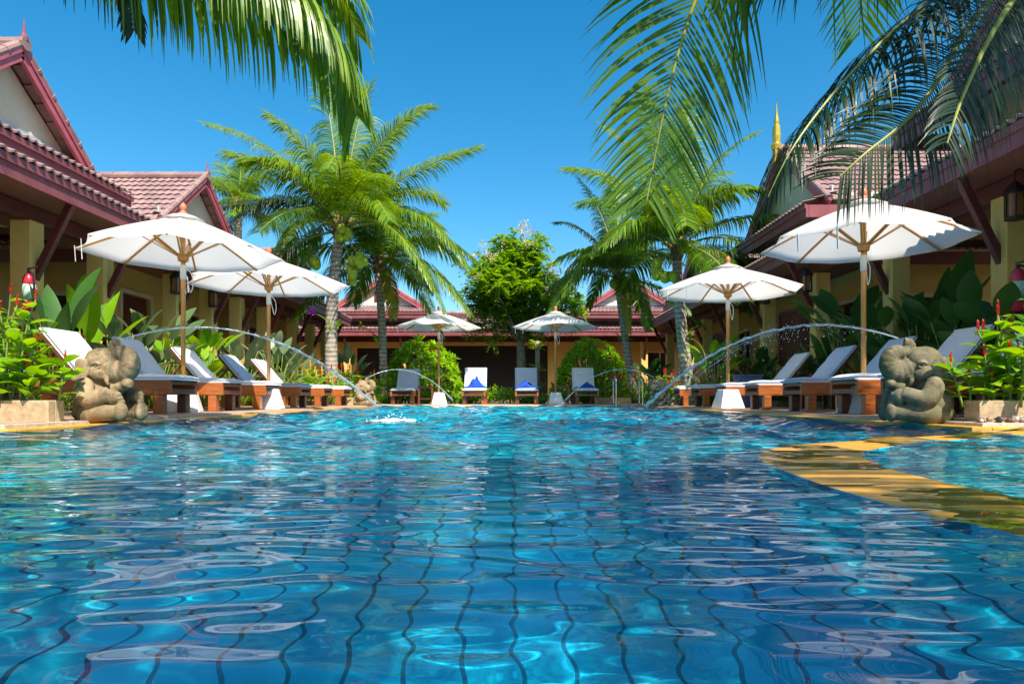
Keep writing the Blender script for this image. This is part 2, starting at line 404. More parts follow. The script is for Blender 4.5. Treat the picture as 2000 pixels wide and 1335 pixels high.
def bungalow(T, name, label, e, u0, u1, wall, gables, cols, openings, group, finial_gold=False, end_skirt=None, lattices=(), xbraces=(), open_front=None, ez=2.65, brace_all=False, vents=False):
    """u runs along the pool side, v away from the pool, z up; T maps to the world."""
    CO = 0.6; cols = [c*1.025 if e < 20 else c for c in cols]
    org = T((u0+u1)/2, e+2.0, 0.0)
    root = thing(name, label, 'house', tuple(org), group=group)
    N = lambda: TMB(T, org)
    w0, w1 = wall
    # plinth of the walkway
    m = N(); m.box(((u0+u1)/2, e+2.6, 0.08), (u1-u0-0.004, 4.8, 0.14)); m.build('plinth', M_paving, root)
    # walls with openings cut out
    wy = e+1.85; zt = 3.3; th = 0.16
    m = N()
    ops = sorted([o for o in openings], key=lambda o: o[0])
    cur = w0
    for (uc, ww, z0, z1, kind) in ops:
        a, b2 = uc-ww/2, uc+ww/2
        m.box(((cur+a)/2, wy, (0.15+zt)/2), (a-cur, th, zt-0.15))
        if z0 > 0.2: m.box((uc, wy, (0.15+z0)/2), (ww, th, z0-0.15))
        m.box((uc, wy, (z1+zt)/2), (ww, th, zt-z1)); cur = b2
    m.box(((cur+w1)/2, wy, (0.15+zt)/2), (w1-cur, th, zt-0.15))
    for uu in (w0, w1):
        m.box((uu + (0.08 if uu == w0 else -0.08), e+3.5, (0.15+zt)/2), (th, 3.34, zt-0.15))
    m.box(((w0+w1)/2, e+5.1, (0.15+zt)/2), (w1-w0-2*th-0.01, th, zt-0.15))
    m.build('wall', M_mustard, root)
    for (uc, ww, z0, z1, kind) in ops:
        if kind == 'window':
            m = N(); t2 = 0.07
            m.box((uc, wy-0.085, z1+t2/2), (ww+2*t2, 0.05, t2)); m.box((uc, wy-0.095, z0-t2/2), (ww+2*t2+.06, 0.09, t2))
            for sx_ in (-1, 1): m.box((uc+sx_*(ww/2+t2/2), wy-0.085, (z0+z1)/2), (t2, 0.05, z1-z0))
            m.box((uc, wy-0.03, (z0+z1)/2), (0.05, 0.05, z1-z0))
            f = m.build('window', M_cream, root)
            m = N(); m.box((uc, wy+0.02, (z0+z1)/2), (ww, 0.012, z1-z0)); m.build('pane', M_pane, f)
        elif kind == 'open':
            m = N(); m.box((uc, wy+0.05, (z0+z1)/2), (ww-.01, 0.02, z1-z0-.01)); m.build('shade_panel', M_dark, root)  # matte near-black panel paints the unlit interior's shade across the opening
        else:
            m = N(); m.box((uc, wy+0.0, (z0+z1)/2), (ww-0.02, 0.05, z1-z0-0.01))
            for sx_ in (-1, 1):
                for zc_ in (0.3, 0.72): m.box((uc+sx_*ww*0.23, wy-0.03, z0+(z1-z0)*zc_), (ww*0.34, 0.03, (z1-z0)*0.3))
            d = m.build('door', M_darkwood, root, bevel=0.006)
            m = N(); t2 = 0.08
            m.box((uc, wy-0.09, z1+t2/2), (ww+2*t2, 0.05, t2))
            for sx_ in (-1, 1): m.box((uc+sx_*(ww/2+t2/2), wy-0.09, (z0+z1)/2), (t2, 0.05, z1-z0))
            m.build('door_frame', M_cream, d)
    # walkway roof: soffit, beam, tiles, fascia
    tz = ez+0.25
    m = N(); tile_slope(m, (u0+.002, e-0.06, tz), (u1-.002, e-0.06, tz), (u0+.002, e+1.15, tz+0.5), (u1-.002, e+1.15, tz+0.5))
    lr = m.build('roof', M_roof, root)
    m = N(); m.box(((u0+u1)/2, e, ez+0.125), (u1-u0-.004, 0.05, 0.25)); m.box(((u0+u1)/2, e-0.035, ez+0.205), (u1-u0-.004, 0.03, 0.09))
    m.build('fascia', M_fascia, lr)
    m = N(); tile_slope(m, (u0+.002, e+1.15, tz+0.5), (u1-.002, e+1.15, tz+0.5), (u0+.002, e+3.3, tz+1.0), (u1-.002, e+3.3, tz+1.0))
    m.add([(u0,e+3.3,tz+1.03),(u1,e+3.3,tz+1.03),(u1,e+5.6,tz+.1),(u0,e+5.6,tz+.1)], [(0,1,2,3)])
    ridge_line(m, (u0, e+3.3, tz+1.05), (u1, e+3.3, tz+1.05))
    m.build('main_roof', M_roof, root)
    m = N(); m.box(((u0+u1)/2, e+0.86, ez+0.03), (u1-u0-.006, 1.62, 0.03)); m.build('ceiling', M_soffit, root)
    m = N(); m.box(((u0+u1)/2, e+CO, ez-0.1), (u1-u0-.008, 0.16, 0.2)); m.build('beam', M_darkwood, root, bevel=0.01)
    for c in cols:
        m = N(); m.box((c, e+CO, (0.15+ez-0.2)/2), (0.26, 0.26, ez-0.35)); m.box((c, e+CO, 0.29), (0.32, 0.32, 0.28))
        m.build('column', M_col, root, bevel=0.012)
        m = N(); m.bar((c, e+CO-.09, 1.72), (c, e+0.04, ez+0.02), 0.08, 0.09); m.build('brace', M_darkwood, root, bevel=0.006)
        for du in (-1, 1):
            if brace_all and u0 < c+du*0.75 < u1:
                m = N(); m.bar((c+du*0.1, e+CO, 1.80), (c+du*0.72, e+CO, ez-0.18), 0.07, 0.08); m.build('brace', M_darkwood, root, bevel=0.006)
    for (a, b2, z0, z1) in lattices:
        m = N(); v0 = e+CO+.03
        for q in (a, b2): m.box((q, v0, (z0+z1)/2), (0.07, 0.06, z1-z0))
        for q in (z0, z1): m.box(((a+b2)/2, v0, q), (b2-a-0.07, 0.055, 0.07))
        step = 0.115; k = -int((z1-z0)/step)
        while a + k*step < b2:
            for sg in (1, -1):
                # 45 degree slats clipped to the frame
                x0c = a+k*step if sg > 0 else a+k*step+(z1-z0)
                p = [(x0c, z0), (x0c+sg*(z1-z0), z1)]
                (xa, za), (xb, zb) = p
                ta, tb = 0.0, 1.0
                for lim, sgn in ((a, 1), (b2, -1)):
                    fa, fb = sgn*(xa-lim), sgn*(xb-lim)
                    if fa < 0 and fb < 0: ta, tb = 1, 0; break
                    if fa < 0: ta = max(ta, fa/(fa-fb))
                    if fb < 0: tb = min(tb, fa/(fa-fb))
                if tb-ta > 0.04:
                    L = lambda t: (xa+(xb-xa)*t, v0+0.012*sg, za+(zb-za)*t)
                    m.bar(L(ta), L(tb), 0.035, 0.012, up=(0,1,0))
            k += 1
        m.build('lattice_screen', M_darkwood, root)
    # cross gables with an upper tier below them
    for (uc, hw, gp, za, zf) in gables:
        vb = gp+5.0
        # upper tier skirt
        te = gp-0.5; tzz = zf-0.28
        m = N(); tile_slope(m, (uc-hw-0.35, te, tzz), (uc+hw+0.35, te, tzz), (uc-hw-0.1, gp+0.25, zf+0.02), (uc+hw+0.1, gp+0.25, zf+0.02))
        ur = m.build('upper_roof', M_roof, root)
        m = N(); m.box((uc, te+0.06, tzz-0.13), (2*hw+0.7, 0.05, 0.22)); m.box((uc, te+0.02, tzz-0.05), (2*hw+0.74, 0.03, 0.08))
        for sx_ in (-1, 1): m.box((uc+sx_*(hw+0.33), te+0.5, tzz-0.13), (0.05, 0.82, 0.22))
        m.build('fascia', M_fascia, ur)
        m = N(); m.box((uc, gp+0.5, (2.9+zf)/2), (2*hw+0.2, 0.12, zf-2.9))
        for sx_ in (-1, 1): m.box((uc+sx_*(hw+0.04), gp+2.7, (2.9+zf)/2), (0.12, 4.2, zf-2.9))
        m.build('clerestory', M_cream, root)
        # gable roof
        ov = 0.28; sl = (za-zf)/hw
        m = N()
        for sg in (-1, 1):
            tile_slope(m, (uc+sg*(hw+ov), gp-0.05, zf-sl*ov), (uc+sg*(hw+ov), vb, zf-sl*ov), (uc, gp-0.05, za), (uc, vb, za))
        gr = m.build('gable_roof', M_roof, root)
        m = N(); ridge_line(m, (uc, gp-0.1, za+0.06), (uc, vb, za+0.06))
        for sg in (-1, 1): ridge_line(m, (uc+sg*(hw+ov), gp-0.02, zf-sl*ov+0.05), (uc+sg*0.02, gp-0.02, za+0.05), 0.06)
        m.build('ridge', M_roof, gr)
        m = N()
        for sg in (-1, 1): m.bar((uc+sg*(hw+ov), gp-0.02, zf-sl*ov-0.07), (uc+sg*0.02, gp-0.02, za-0.075), 0.05, 0.17, up=(1,0,0))
        for sg in (-1, 1): m.bar((uc+sg*(hw+ov), gp-0.05, zf-sl*ov-0.02), (uc+sg*0.02, gp-0.05, za-0.015), 0.03, 0.06, up=(1,0,0))
        m.build('bargeboard', M_pink, gr)
        m = N(); m.add([(uc-hw, gp+0.22, zf), (uc+hw, gp+0.22, zf), (uc, gp+0.22, za-0.1), (uc-hw, gp+0.4, zf), (uc+hw, gp+0.4, zf), (uc, gp+0.4, za-0.1)], [(0,1,2),(3,5,4),(0,3,4,1),(1,4,5,2),(2,5,3,0)])
        gw = m.build('gable_wall', M_cream, root)
        m = N(); m.box((uc, gp+0.2, zf+0.11), (2*hw-0.12, 0.03, 0.13)); m.build('flashing', M_flash, gw)
        for du in ((-0.14, 0.14) if vents else ()):
            m = N(); m.box((uc+du, gp+0.2, zf+0.42), (0.17, 0.03, 0.44)); m.build('vent_window', M_darkwood, gw)
        m = N()
        if finial_gold:
            m.lathe([(0.02,0),(0.10,0.0),(0.12,0.1),(0.07,0.16),(0.09,0.3),(0.075,0.5),(0.05,0.54),(0.055,0.6),(0.03,0.75),(0.004,1.0)], (uc, gp-0.08, za+0.02), 12)
            m.bar((uc, gp-0.1, za-0.25), (uc, gp-0.08, za+0.1), 0.16, 0.1)
            m.build('finial', M_gold, gr)
        else:
            m.lathe([(0.05,0),(0.05,0.05),(0.02,0.1),(0.012,0.22),(0.003,0.3)], (uc, gp-0.06, za+0.1), 10); m.build('finial', M_fascia, gr)
    if end_skirt:
        us, va, vb2 = end_skirt
        m = N(); tile_slope(m, (us-0.75, va, 2.78), (us-0.75, vb2, 2.78), (us+0.1, va, 3.2), (us+0.1, vb2, 3.2)); es = m.build('side_roof', M_roof, root)
        m = N(); m.box((us-0.7, (va+vb2)/2, 2.65), (0.05, vb2-va, 0.22)); m.build('fascia', M_fascia, es)
        m = N(); t2 = 0.07; uu = us-0.02
        m.box((uu, va+1.5, 2.1), (0.05, 1.5, t2));
        for q in (0.75, 2.25): m.box((uu, va+q, 1.55), (0.05, t2, 1.1))
        f = m.build('window', M_cream, root)
        m = N(); m.box((uu+0.012, va+1.5, 1.5), (0.02, 1.43, 1.13)); m.build('pane', M_pane, f)
    return root

TL = lambda u, v, z: Vector((-v, u, z))
TR = lambda u, v, z: Vector((v, u, z))
TF = lambda u, v, z: Vector((u, v, z))
EL, ER, EF = 5.56, 4.95, 26.8
GB = 'bungalows around the pool'
bungalow(TL, 'bungalow', 'mustard bungalow with red tile roof and tall gable, beside the stone elephant with lit front', EL, 3.0, 11.2, (3.0, 9.6),
         [(9.15, 1.5, 6.6, 4.9, 3.74)], [4.6, 6.6, 8.46, 9.96], [(4.4, 1.0, .16, 2.2, 'door'), (6.2, 1.3, 1.0, 2.1, 'window'), (8.4, 1.0, .16, 2.2, 'door')], GB)
bungalow(TL, 'bungalow', 'mustard bungalow, tiled slope showing between the near left gable and coconut palm', EL, 11.2, 17.2, (12.4, 17.0),
         [(14.66, 1.6, 6.6, 4.92, 3.74)], [12.1, 13.5, 14.9, 16.5], [(13.3, 1.0, .16, 2.2, 'door'), (15.4, 1.3, 1.0, 2.1, 'window')], GB, end_skirt=(12.4, EL+1.3, EL+4.8))
bungalow(TL, 'bungalow', 'far mustard bungalow behind the tall coconut palm at the end of the left side', EL, 17.2, 23.4, (18.0, 23.2),
         [(20.6, 1.5, 6.6, 4.6, 3.6)], [18.7, 20.3, 22.0], [(19.5, 1.0, .16, 2.2, 'door'), (21.3, 1.2, 1.0, 2.1, 'window')], GB)
bungalow(TR, 'bungalow', 'mustard bungalow with cream gable cut by the frame, behind the shaded stone elephant', ER, 3.0, 10.7, (3.0, 9.2),
         [(7.1, 2.0, 5.75, 5.45, 4.15)], [5.2, 7.42, 9.62], [(4.6, 1.0, .16, 2.2, 'door'), (6.4, 1.2, 1.0, 2.1, 'window'), (8.3, 0.9, .16, 2.2, 'door')], GB, brace_all=False)
bungalow(TR, 'bungalow', 'mustard bungalow with golden spire on its gable, behind the large right umbrella', ER, 10.7, 17.6, (12.6, 17.4),
         [(14.5, 2.0, 5.7, 5.45, 3.95)], [12.0, 14.45, 16.8], [(13.4, 1.2, 1.0, 2.1, 'window'), (15.4, 1.0, .16, 2.2, 'door')], GB, finial_gold=True, end_skirt=(12.6, ER+1.3, ER+4.8), lattices=[(12.5, 14.2, 0.9, 1.95)], brace_all=False)
bungalow(TR, 'bungalow', 'far mustard bungalow behind the pair of leaning palms at the end of the right side', ER, 17.6, 25.4, (18.2, 25.2),
         [(21.6, 1.7, 5.7, 4.7, 3.7)], [19.0, 21.2, 23.4], [(19.8, 1.2, 1.0, 2.1, 'window'), (21.9, 1.0, .16, 2.2, 'door')], GB, lattices=[(17.8, 18.85, 0.9, 1.95)])
bungalow(TF, 'bungalow', 'long bungalow across the far end with dark shade panels in its open front and two small cream gables', EF, -13.0, 12.0, (-9.0, 9.0),
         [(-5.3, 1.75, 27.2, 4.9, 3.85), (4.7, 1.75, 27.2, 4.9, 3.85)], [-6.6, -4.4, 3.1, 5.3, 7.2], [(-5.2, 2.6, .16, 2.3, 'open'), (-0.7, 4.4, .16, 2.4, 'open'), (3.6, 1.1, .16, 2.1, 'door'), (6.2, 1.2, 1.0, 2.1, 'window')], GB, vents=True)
# ------------------------------------------------------------------ furniture
def woodmat(name, c1, c2, axis=(1,9,9), rough=0.35):
    m, nt, b = nodes(name)
    f = noise(nt, 6.0, 6, 0.65, stretch=axis)
    nt.links.new(ramp(nt, f, [(0.3, c2), (0.5, c1), (0.72, tuple(x*1.25 for x in c1))]), b.inputs['Base Color'])
    b.inputs['Roughness'].default_value = rough
    b.inputs['Coat Weight'].default_value = 0.25; b.inputs['Coat Roughness'].default_value = 0.2
    bump(nt, b, f, 0.15, 0.004)
    return m
M_teak = woodmat('varnished_teak', (0.36, 0.10, 0.020), (0.17, 0.045, 0.011))
M_teakdark = woodmat('dark_teak_and_leg_shade', (0.14, 0.045, 0.018), (0.06, 0.02, 0.01))
M_pole = woodmat('honey_pole_wood', (0.52, 0.24, 0.05), (0.38, 0.15, 0.03), (9,9,1))
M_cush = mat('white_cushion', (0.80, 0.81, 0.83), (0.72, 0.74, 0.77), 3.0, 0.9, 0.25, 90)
M_cush_shade = mat('white_cushion_shade_tone', (0.52, 0.58, 0.66), (0.45, 0.51, 0.60), 3.0, 0.9, 0.25, 90)  # the white cushion again, with blue-grey shade put into its colour
M_pipe = mat('grey_piping', (0.35, 0.40, 0.46), None, 3.0, 0.8)
M_blue = mat('royal_blue_towel', (0.012, 0.08, 0.48), (0.008, 0.05, 0.32), 12.0, 0.95, 0.6, 160)
M_steel = mat('stainless', (0.75, 0.76, 0.78), None, 3, 0.15, metal=1.0)
M_terra = mat('terracotta_knob', (0.60, 0.20, 0.10), None, 6, 0.5)
M_rope = mat('white_rope', (0.75, 0.73, 0.68), None, 6, 0.9)

def cushion(mb, x0, x1, hw, z0, z1, ang=0.0, piv=(0,0), nx=14, ny=8, sd=1):
    """A soft padded slab, its length along x, turned up by ang about the pivot."""
    rg = random.Random(sd); ph = [rg.random()*6 for _ in range(4)]
    b = len(mb.v); ca, sa = math.cos(ang), math.sin(ang)
    def P(x, y, z):
        dx, dz = x-piv[0], z-piv[1]
        return (piv[0]+dx*ca-dz*sa, y, piv[1]+dx*sa+dz*ca)
    for top in (1, 0):
        for i in range(nx+1):
            for j in range(ny+1):
                u, v = i/nx, j/ny*2-1
                edge = (1-abs(v)**6)*(1-abs(2*u-1)**10)
                th = (z1-z0)
                if top:
                    z = z0+th*(0.45+0.55*edge**0.6) + 0.004*math.sin(6*u*3+ph[0]+v*2)*edge
                else: z = z0
                mb.v.append(P(x0+(x1-x0)*u, hw*v, z))
    o2 = (nx+1)*(ny+1)
    for i in range(nx):
        for j in range(ny):
            a = b+i*(ny+1)+j
            mb.f.append((a, a+ny+1, a+ny+2, a+1)); mb.mi.append(0)
            a += o2
            mb.f.append((a, a+1, a+ny+2, a+ny+1)); mb.mi.append(0)
    ring = [i*(ny+1) for i in range(nx+1)] + [nx*(ny+1)+j for j in range(1, ny+1)] + [i*(ny+1)+ny for i in range(nx-1, -1, -1)] + [j for j in range(ny-1, 0, -1)]
    for k in range(len(ring)):
        p, q = ring[k], ring[(k+1) % len(ring)]
        mb.f.append((b+p, b+q, b+q+o2, b+p+o2)); mb.mi.append(0)

def make_lounger(loc, rz, label, back=50.0, cush=M_cush, group=None, L=1.85, seat=0.92):
    """Foot at the origin, head along +x."""
    t = thing('sun_lounger', label, 'sun lounger', loc, rz, group)
    w = 0.30; side = -1 if abs(rz-PI) < .5 else 1
    m = MB()
    for s in (-1, 1): m.box((L/2, s*(w-.025), 0.275), (L, 0.05, 0.15))
    m.build('side_rail', M_teak, t, bevel=0.006)
    m = MB(); m.box((0.03, 0, 0.235), (0.05, 2*w-0.105, 0.05)); m.build('foot_rail', M_teakdark, t, bevel=0.004)
    m = MB(); m.box((0.03, 0, 0.325), (0.05, 2*w-0.105, 0.035))
    for k in range(9): m.box((0.14+k*0.095, 0, 0.335), (0.06, 2*w-0.11, 0.02))
    m.build('slats', M_teakdark, t, bevel=0.004)
    m = MB(); m.box((L-0.04, 0, 0.28), (0.05, 2*w-0.105, 0.12)); m.build('head_rail', M_teakdark, t, bevel=0.004)
    for x in (0.13, 1.28):
        for s in (-1, 1):
            m = MB(); m.box((x, s*(w-.055), 0.1015), (0.10, 0.10, 0.197)); m.build('leg', M_teak if s*side < 0 else M_teakdark, t, bevel=0.006)  # far-side legs get the dark teak: the lounger's shade painted as colour
    m = MB(); cushion(m, -0.025, seat+.02, w-0.005, 0.352, 0.415); m.build('seat_cushion', cush, t, smooth=True)
    a = R(back); piv = (seat+.02, 0.345)
    bl = 0.66
    m = MB(); ca, sa = math.cos(a), math.sin(a)
    def Q(x, y, z): return (piv[0]+x*ca-z*sa, y, piv[1]+x*sa+z*ca)
    for s in (-1, 1): m.bar(Q(0, s*(w-.03), 0), Q(bl, s*(w-.03), 0), 0.045, 0.035, up=(0,1,0))
    for k in range(7): m.bar(Q(.06+k*.095, -(w-.055), 0), Q(.06+k*.095, w-.055, 0), 0.02, 0.06, up=(-sa,0,ca))
    bf = m.build('backrest', M_teakdark, t, bevel=0.004)
    m = MB(); cushion(m, piv[0]+0.015, piv[0]+bl+0.02, w-0.005, piv[1]+0.022, piv[1]+0.082, a, piv, sd=2); m.build('back_cushion', cush, bf, smooth=True)
    if back > 10:
        for s in (-1, 1):
            m = MB(); m.bar(Q(.42, s*(w-.08), -0.02), (piv[0]+0.62, s*(w-.08), 0.30), 0.025, 0.03); m.build('prop', M_teakdark, bf)
    return t

GL = 'sun loungers along the left side of the pool'; GR = 'sun loungers along the right side of the pool'; GF = 'sun loungers at the far end of the pool'
NL = {}
left = [(-4.05, 5.45, 50, M_cush_shade, 'sun lounger coloured as shaded, half hidden behind the red ginger in the near left planter'),
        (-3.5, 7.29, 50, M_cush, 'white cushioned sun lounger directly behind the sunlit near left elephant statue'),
        (-3.5, 8.55, 52, M_cush_shade, 'sun lounger coloured as shaded, left of the near left umbrella pole, back raised'),
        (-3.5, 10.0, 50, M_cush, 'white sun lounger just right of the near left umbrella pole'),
        (-3.5, 11.6, 50, M_cush_shade, 'sun lounger coloured as shaded, between the two left umbrella poles'),
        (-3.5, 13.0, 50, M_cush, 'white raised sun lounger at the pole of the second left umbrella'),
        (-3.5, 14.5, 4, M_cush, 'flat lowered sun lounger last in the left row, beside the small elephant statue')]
for x, y, bk, cu, lb in left: make_lounger((x, y, DZ), PI+rnd.uniform(-.02,.02), lb, bk, cu, GL)
right = [(4.0, 4.95+.25, 50, M_cush_shade, 'sun lounger coloured as shaded, behind the red ginger of the near right planter'),
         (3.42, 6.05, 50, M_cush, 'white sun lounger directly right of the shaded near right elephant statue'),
         (3.42, 7.05, 50, M_cush_shade, 'sun lounger coloured as shaded, right beside the large right umbrella pole'),
         (3.42, 8.35, 50, M_cush_shade, 'raised sun lounger coloured as shaded, first one left of the large right umbrella pole'),
         (3.42, 9.75, 50, M_cush_shade, 'raised sun lounger coloured as shaded, second one left of the large right umbrella pole'),
         (3.42, 11.2, 50, M_cush_shade, 'raised sun lounger coloured as shaded, nearest the pole of the smaller right umbrella'),
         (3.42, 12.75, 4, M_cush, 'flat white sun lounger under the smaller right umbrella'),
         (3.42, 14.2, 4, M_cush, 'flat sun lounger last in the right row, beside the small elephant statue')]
for x, y, bk, cu, lb in right: make_lounger((x, y, DZ), rnd.uniform(-.02,.02), lb, bk, cu, GR)
YF = 17.25
far = [(785, M_cush_shade, 58, 'far lounger coloured as shaded, without a towel, beside the wooden side table'), (925, M_cush, 64, 'white far lounger carrying the tall blue towel heap'),
       (1029, M_cush_shade, 64, 'far lounger coloured as shaded, with flat blue towel, left of the far right umbrella'), (1147, M_cush, 64, 'white far lounger with blue towel, right of the far right umbrella')]
for px, cu, bk, lb in far: make_lounger(((px-1000)*YF/F, YF, DZ), PI/2, lb, bk, cu, GF)

def towel(px, lab, h, w, peak, sd):
    m = MB(); n = 26; rg = random.Random(sd); ph = [rg.random()*6.28 for _ in range(8)]; b = 0
    for i in range(n+1):
        for j in range(n+1):
            u, v = i/n*2-1, j/n*2-1
            r = max(0, 1-abs(u)**2.2)*max(0, 1-abs(v)**2.2)
            z = 0.012+h*(r**0.8)*max(0.15, 1-abs(u-peak)*1.15) * (0.8+0.28*math.sin(5*u+ph[0]+2*v)*math.sin(4*v+ph[1]+u)+0.16*math.sin(11*u+ph[2]+3*v)+.1*math.sin(17*v+ph[3]+5*u))
            m.v.append((u*w*(1+.06*math.sin(5*v+ph[4])), v*0.2*(1+.1*math.sin(4*u+ph[5]))+.0, z if r > 0 else 0.004))
    for i in range(n):
        for j in range(n):
            a = i*(n+1)+j; m.f.append((a, a+n+1, a+n+2, a+1)); m.mi.append(0)
    k = len(m.v)
    o = m.build('towel', M_blue, smooth=True)
    md = o.modifiers.new('thick', 'SOLIDIFY'); md.thickness = 0.012; md.offset = -1
    o.location = ((px-1000)*YF/F, YF+0.30, DZ+0.415+.006)
    tag(o, lab, 'towel', 'blue towels on the far loungers')
towel(927, 'tallest crumpled blue towel, on the white lounger left of the dark open front', 0.31, 0.30, 0.1, 1)
towel(1032, 'low long blue towel on the far lounger coloured as shaded', 0.21, 0.33, -0.3, 5)
towel(1147, 'small flat blue towel on the white lounger right of the far right umbrella', 0.15, 0.30, 0.1, 9)

def side_table(loc, rz, label):
    t = thing('side_table', label, 'side table', loc, rz, 'small wooden tables between loungers')
    m = MB()
    for k in range(5): m.box((-.16+.08*k, 0, .46), (.07, .42, .025))
    m.box((0, .18, .43), (.38, .03, .05)); m.box((0, -.18, .43), (.38, .03, .05))
    m.build('table_top', M_teakdark, t, bevel=.004)
    for x in (-.17, .17):
        for y in (-.17, .17):
            m = MB(); m.box((x, y, .215), (.045, .045, .43)); m.build('leg', M_teakdark, t)
    m = MB(); m.box((0, 0, .14), (.30, .30, .02)); m.build('shelf', M_teakdark, t)
side_table((-168*17.6/F, 17.7, DZ), 0, 'dark wooden side table beside the far shade-toned lounger and left umbrella base')
side_table((98*17.6/F, 17.9, DZ), 0, 'dark wooden side table between the far right umbrella base and white lounger')
side_table((-4.6, 9.3, DZ), 0, 'dark wooden side table in shade under the near left umbrella')
side_table((4.5, 8.9, DZ), 0, 'dark wooden side table behind the right loungers, near the lattice screen')
side_table((4.5, 10.4, DZ), 0.1, 'dark wooden side table behind the right loungers, near the smaller umbrella')

# ---- umbrellas
M_canopy, nt, b = nodes('white_canvas')
nt.links.new(ramp(nt, noise(nt, 3.0, 3), [(0.3, (0.80, 0.79, 0.77)), (0.7, (0.86, 0.85, 0.84))]), b.inputs['Base Color'])
b.inputs['Roughness'].default_value = 0.9; b.inputs['Specular IOR Level'].default_value = 0.1
bump(nt, b, noise(nt, 220, 2), 0.12, 0.002)
tr = nt.nodes.new('ShaderNodeBsdfTranslucent'); tr.inputs['Color'].default_value = (0.88, 0.85, 0.80, 1)
mx = nt.nodes.new('ShaderNodeMixShader'); mx.inputs[0].default_value = 0.5
nt.links.new(b.outputs[0], mx.inputs[1]); nt.links.new(tr.outputs[0], mx.inputs[2]); nt.links.new(mx.outputs[0], nt.nodes['Material Output'].inputs['Surface'])

def umbrella(loc, label, rad=1.16, top=2.33, drop=0.52, rot=0.2, tilt=0.0, base=True, poleh=None):
    t = thing('market_umbrella', label, 'umbrella', loc, rot, 'white market umbrellas')
    NR = 8
    ztop = top
    def zc(r): return ztop - drop*(0.80*r/rad + 0.20*(r/rad)**2)
    m = MB(); ns, nr = 8, 10
    for k in range(NR):
        b0 = len(m.v)
        for i in range(nr+1):
            r = rad*(0.03+0.97*i/nr)
            for j in range(ns+1):
                f = j/ns
                a0, a1 = 2*PI*k/NR, 2*PI*(k+1)/NR
                x = r*((1-f)*math.cos(a0)+f*math.cos(a1)); y = r*((1-f)*math.sin(a0)+f*math.sin(a1))
                s = math.sin(PI*f)
                sc = 1-0.035*s*(i/nr)**6
                z = zc(r) - 0.030*s*(r/rad)**0.8*(1-0.3*(i/nr)) + 0.012 + 0.004*s*math.sin(9*f+k*1.7+5*i/nr)*(i/nr)
                m.v.append((x*sc, y*sc, z))
        for i in range(nr):
            for j in range(ns):
                a = b0+i*(ns+1)+j; m.f.append((a, a+ns+1, a+ns+2, a+1)); m.mi.append(0)
        # hem: a short turned-down edge
        b1 = b0+nr*(ns+1)
        hem = [tuple(Vector(m.v[b1+j])+Vector((0,0,-0.014))) for j in range(ns+1)]
        b2 = len(m.v); m.v.extend(hem)
        for j in range(ns): m.f.append((b1+j, b2+j, b2+j+1, b1+j+1)); m.mi.append(0)
    cn = m.build('canopy', M_canopy, t, smooth=True)
    bm = bmesh.new(); bm.from_mesh(cn.data); bmesh.ops.remove_doubles(bm, verts=bm.verts, dist=1e-4); bm.to_mesh(cn.data); bm.free()
    m = MB()
    for k in range(NR):
        a = 2*PI*k/NR; ca, sa = math.cos(a), math.sin(a)
        rr = 0.24; z0 = zc(0.02)+.012
    m.lathe([(0.24, -0.045), (0.14, 0.002), (0.05, 0.03), (0.0, 0.034)], (0, 0, ztop+0.005), 16)
    m.build('vent_cap', M_canopy, cn, smooth=True)
    for k in range(2):
        a = 2*PI*(4+k*.5)/NR+.2
        m = MB(); x, y = math.cos(a)*rad*.985, math.sin(a)*rad*.985
        m.bar((x*.985, y*.985, zc(rad)-.005), (x*.985+.01, y*.985, zc(rad)-0.18-.04*k), .018, .004); m.build('tie_strap', M_rope, cn)
    m = MB(); m.tube([(0,0,0.0 if not base else 0.05), (0,0,ztop-0.01)], 0.027, 12); m.build('pole', M_pole, t, smooth=True)
    m = MB(); m.lathe([(0.05,0.0),(0.05,.02),(0.028,.035),(0.034,.05),(0.042,.075),(0.034,.105),(0.016,.13),(0.0,.14)], (0,0,ztop+0.03), 14); m.build('finial', M_terra, t, smooth=True)
    zh = zc(rad)-0.03
    m = MB(); m.lathe([(0.03,-.05),(0.055,-.045),(0.065,0),(0.06,.04),(0.03,.05)], (0,0,zh), 14); hb = m.build('hub', M_pole, t)
    m = MB(); m.lathe([(0.0285,0),(0.034,.01),(0.034,.16),(0.0285,.17)], (0,0,zh-.26), 12); m.tube(smooth_line([(0.03,0,zh-.12),(.09,0.01,zh-.2),(.10,.02,zh-.32),(.075,.02,zh-.40),(.05,0.01,zh-.3),(.03,0,zh-.2)]), .006, 6)
    m.build('pull_cord', M_rope, hb, smooth=True)
    for k in range(NR):
        a = 2*PI*k/NR; ca, sa = math.cos(a), math.sin(a)
        m = MB(); q = [(ca*r, sa*r, zc(r)-0.012) for r in np.linspace(0.04, rad*0.985, 8)]
        for p0, p1 in zip(q[:-1], q[1:]): m.bar(p0, p1, .022, .018)
        rb = m.build('rib', M_pole, t)
        m = MB(); r = rad*0.47
        for s in (-1, 1):
            of = Vector((-sa, ca, 0))*0.014*s
            m.bar(Vector((ca*.05, sa*.05, zh+.01))+of, Vector((ca*r, sa*r, zc(r)-.02))+of, .02, .010)
        m.build('strut', M_pole, rb)
    if base:
        m = MB(); m.box((0,0,0.15), (0.40,0.40,0.30), taper=0.62); m.build('base', M_white, t, bevel=0.01)
    return t
umbrella((-3.83, 7.95, DZ), 'large white umbrella by the near left elephant, standing among white loungers', rot=0.31, top=2.27, rad=1.10, drop=.44)
umbrella((-3.60, 10.1, DZ), 'smaller white umbrella on the left, between the large left umbrella and coconut palm', rot=0.12, top=2.23, drop=.40)
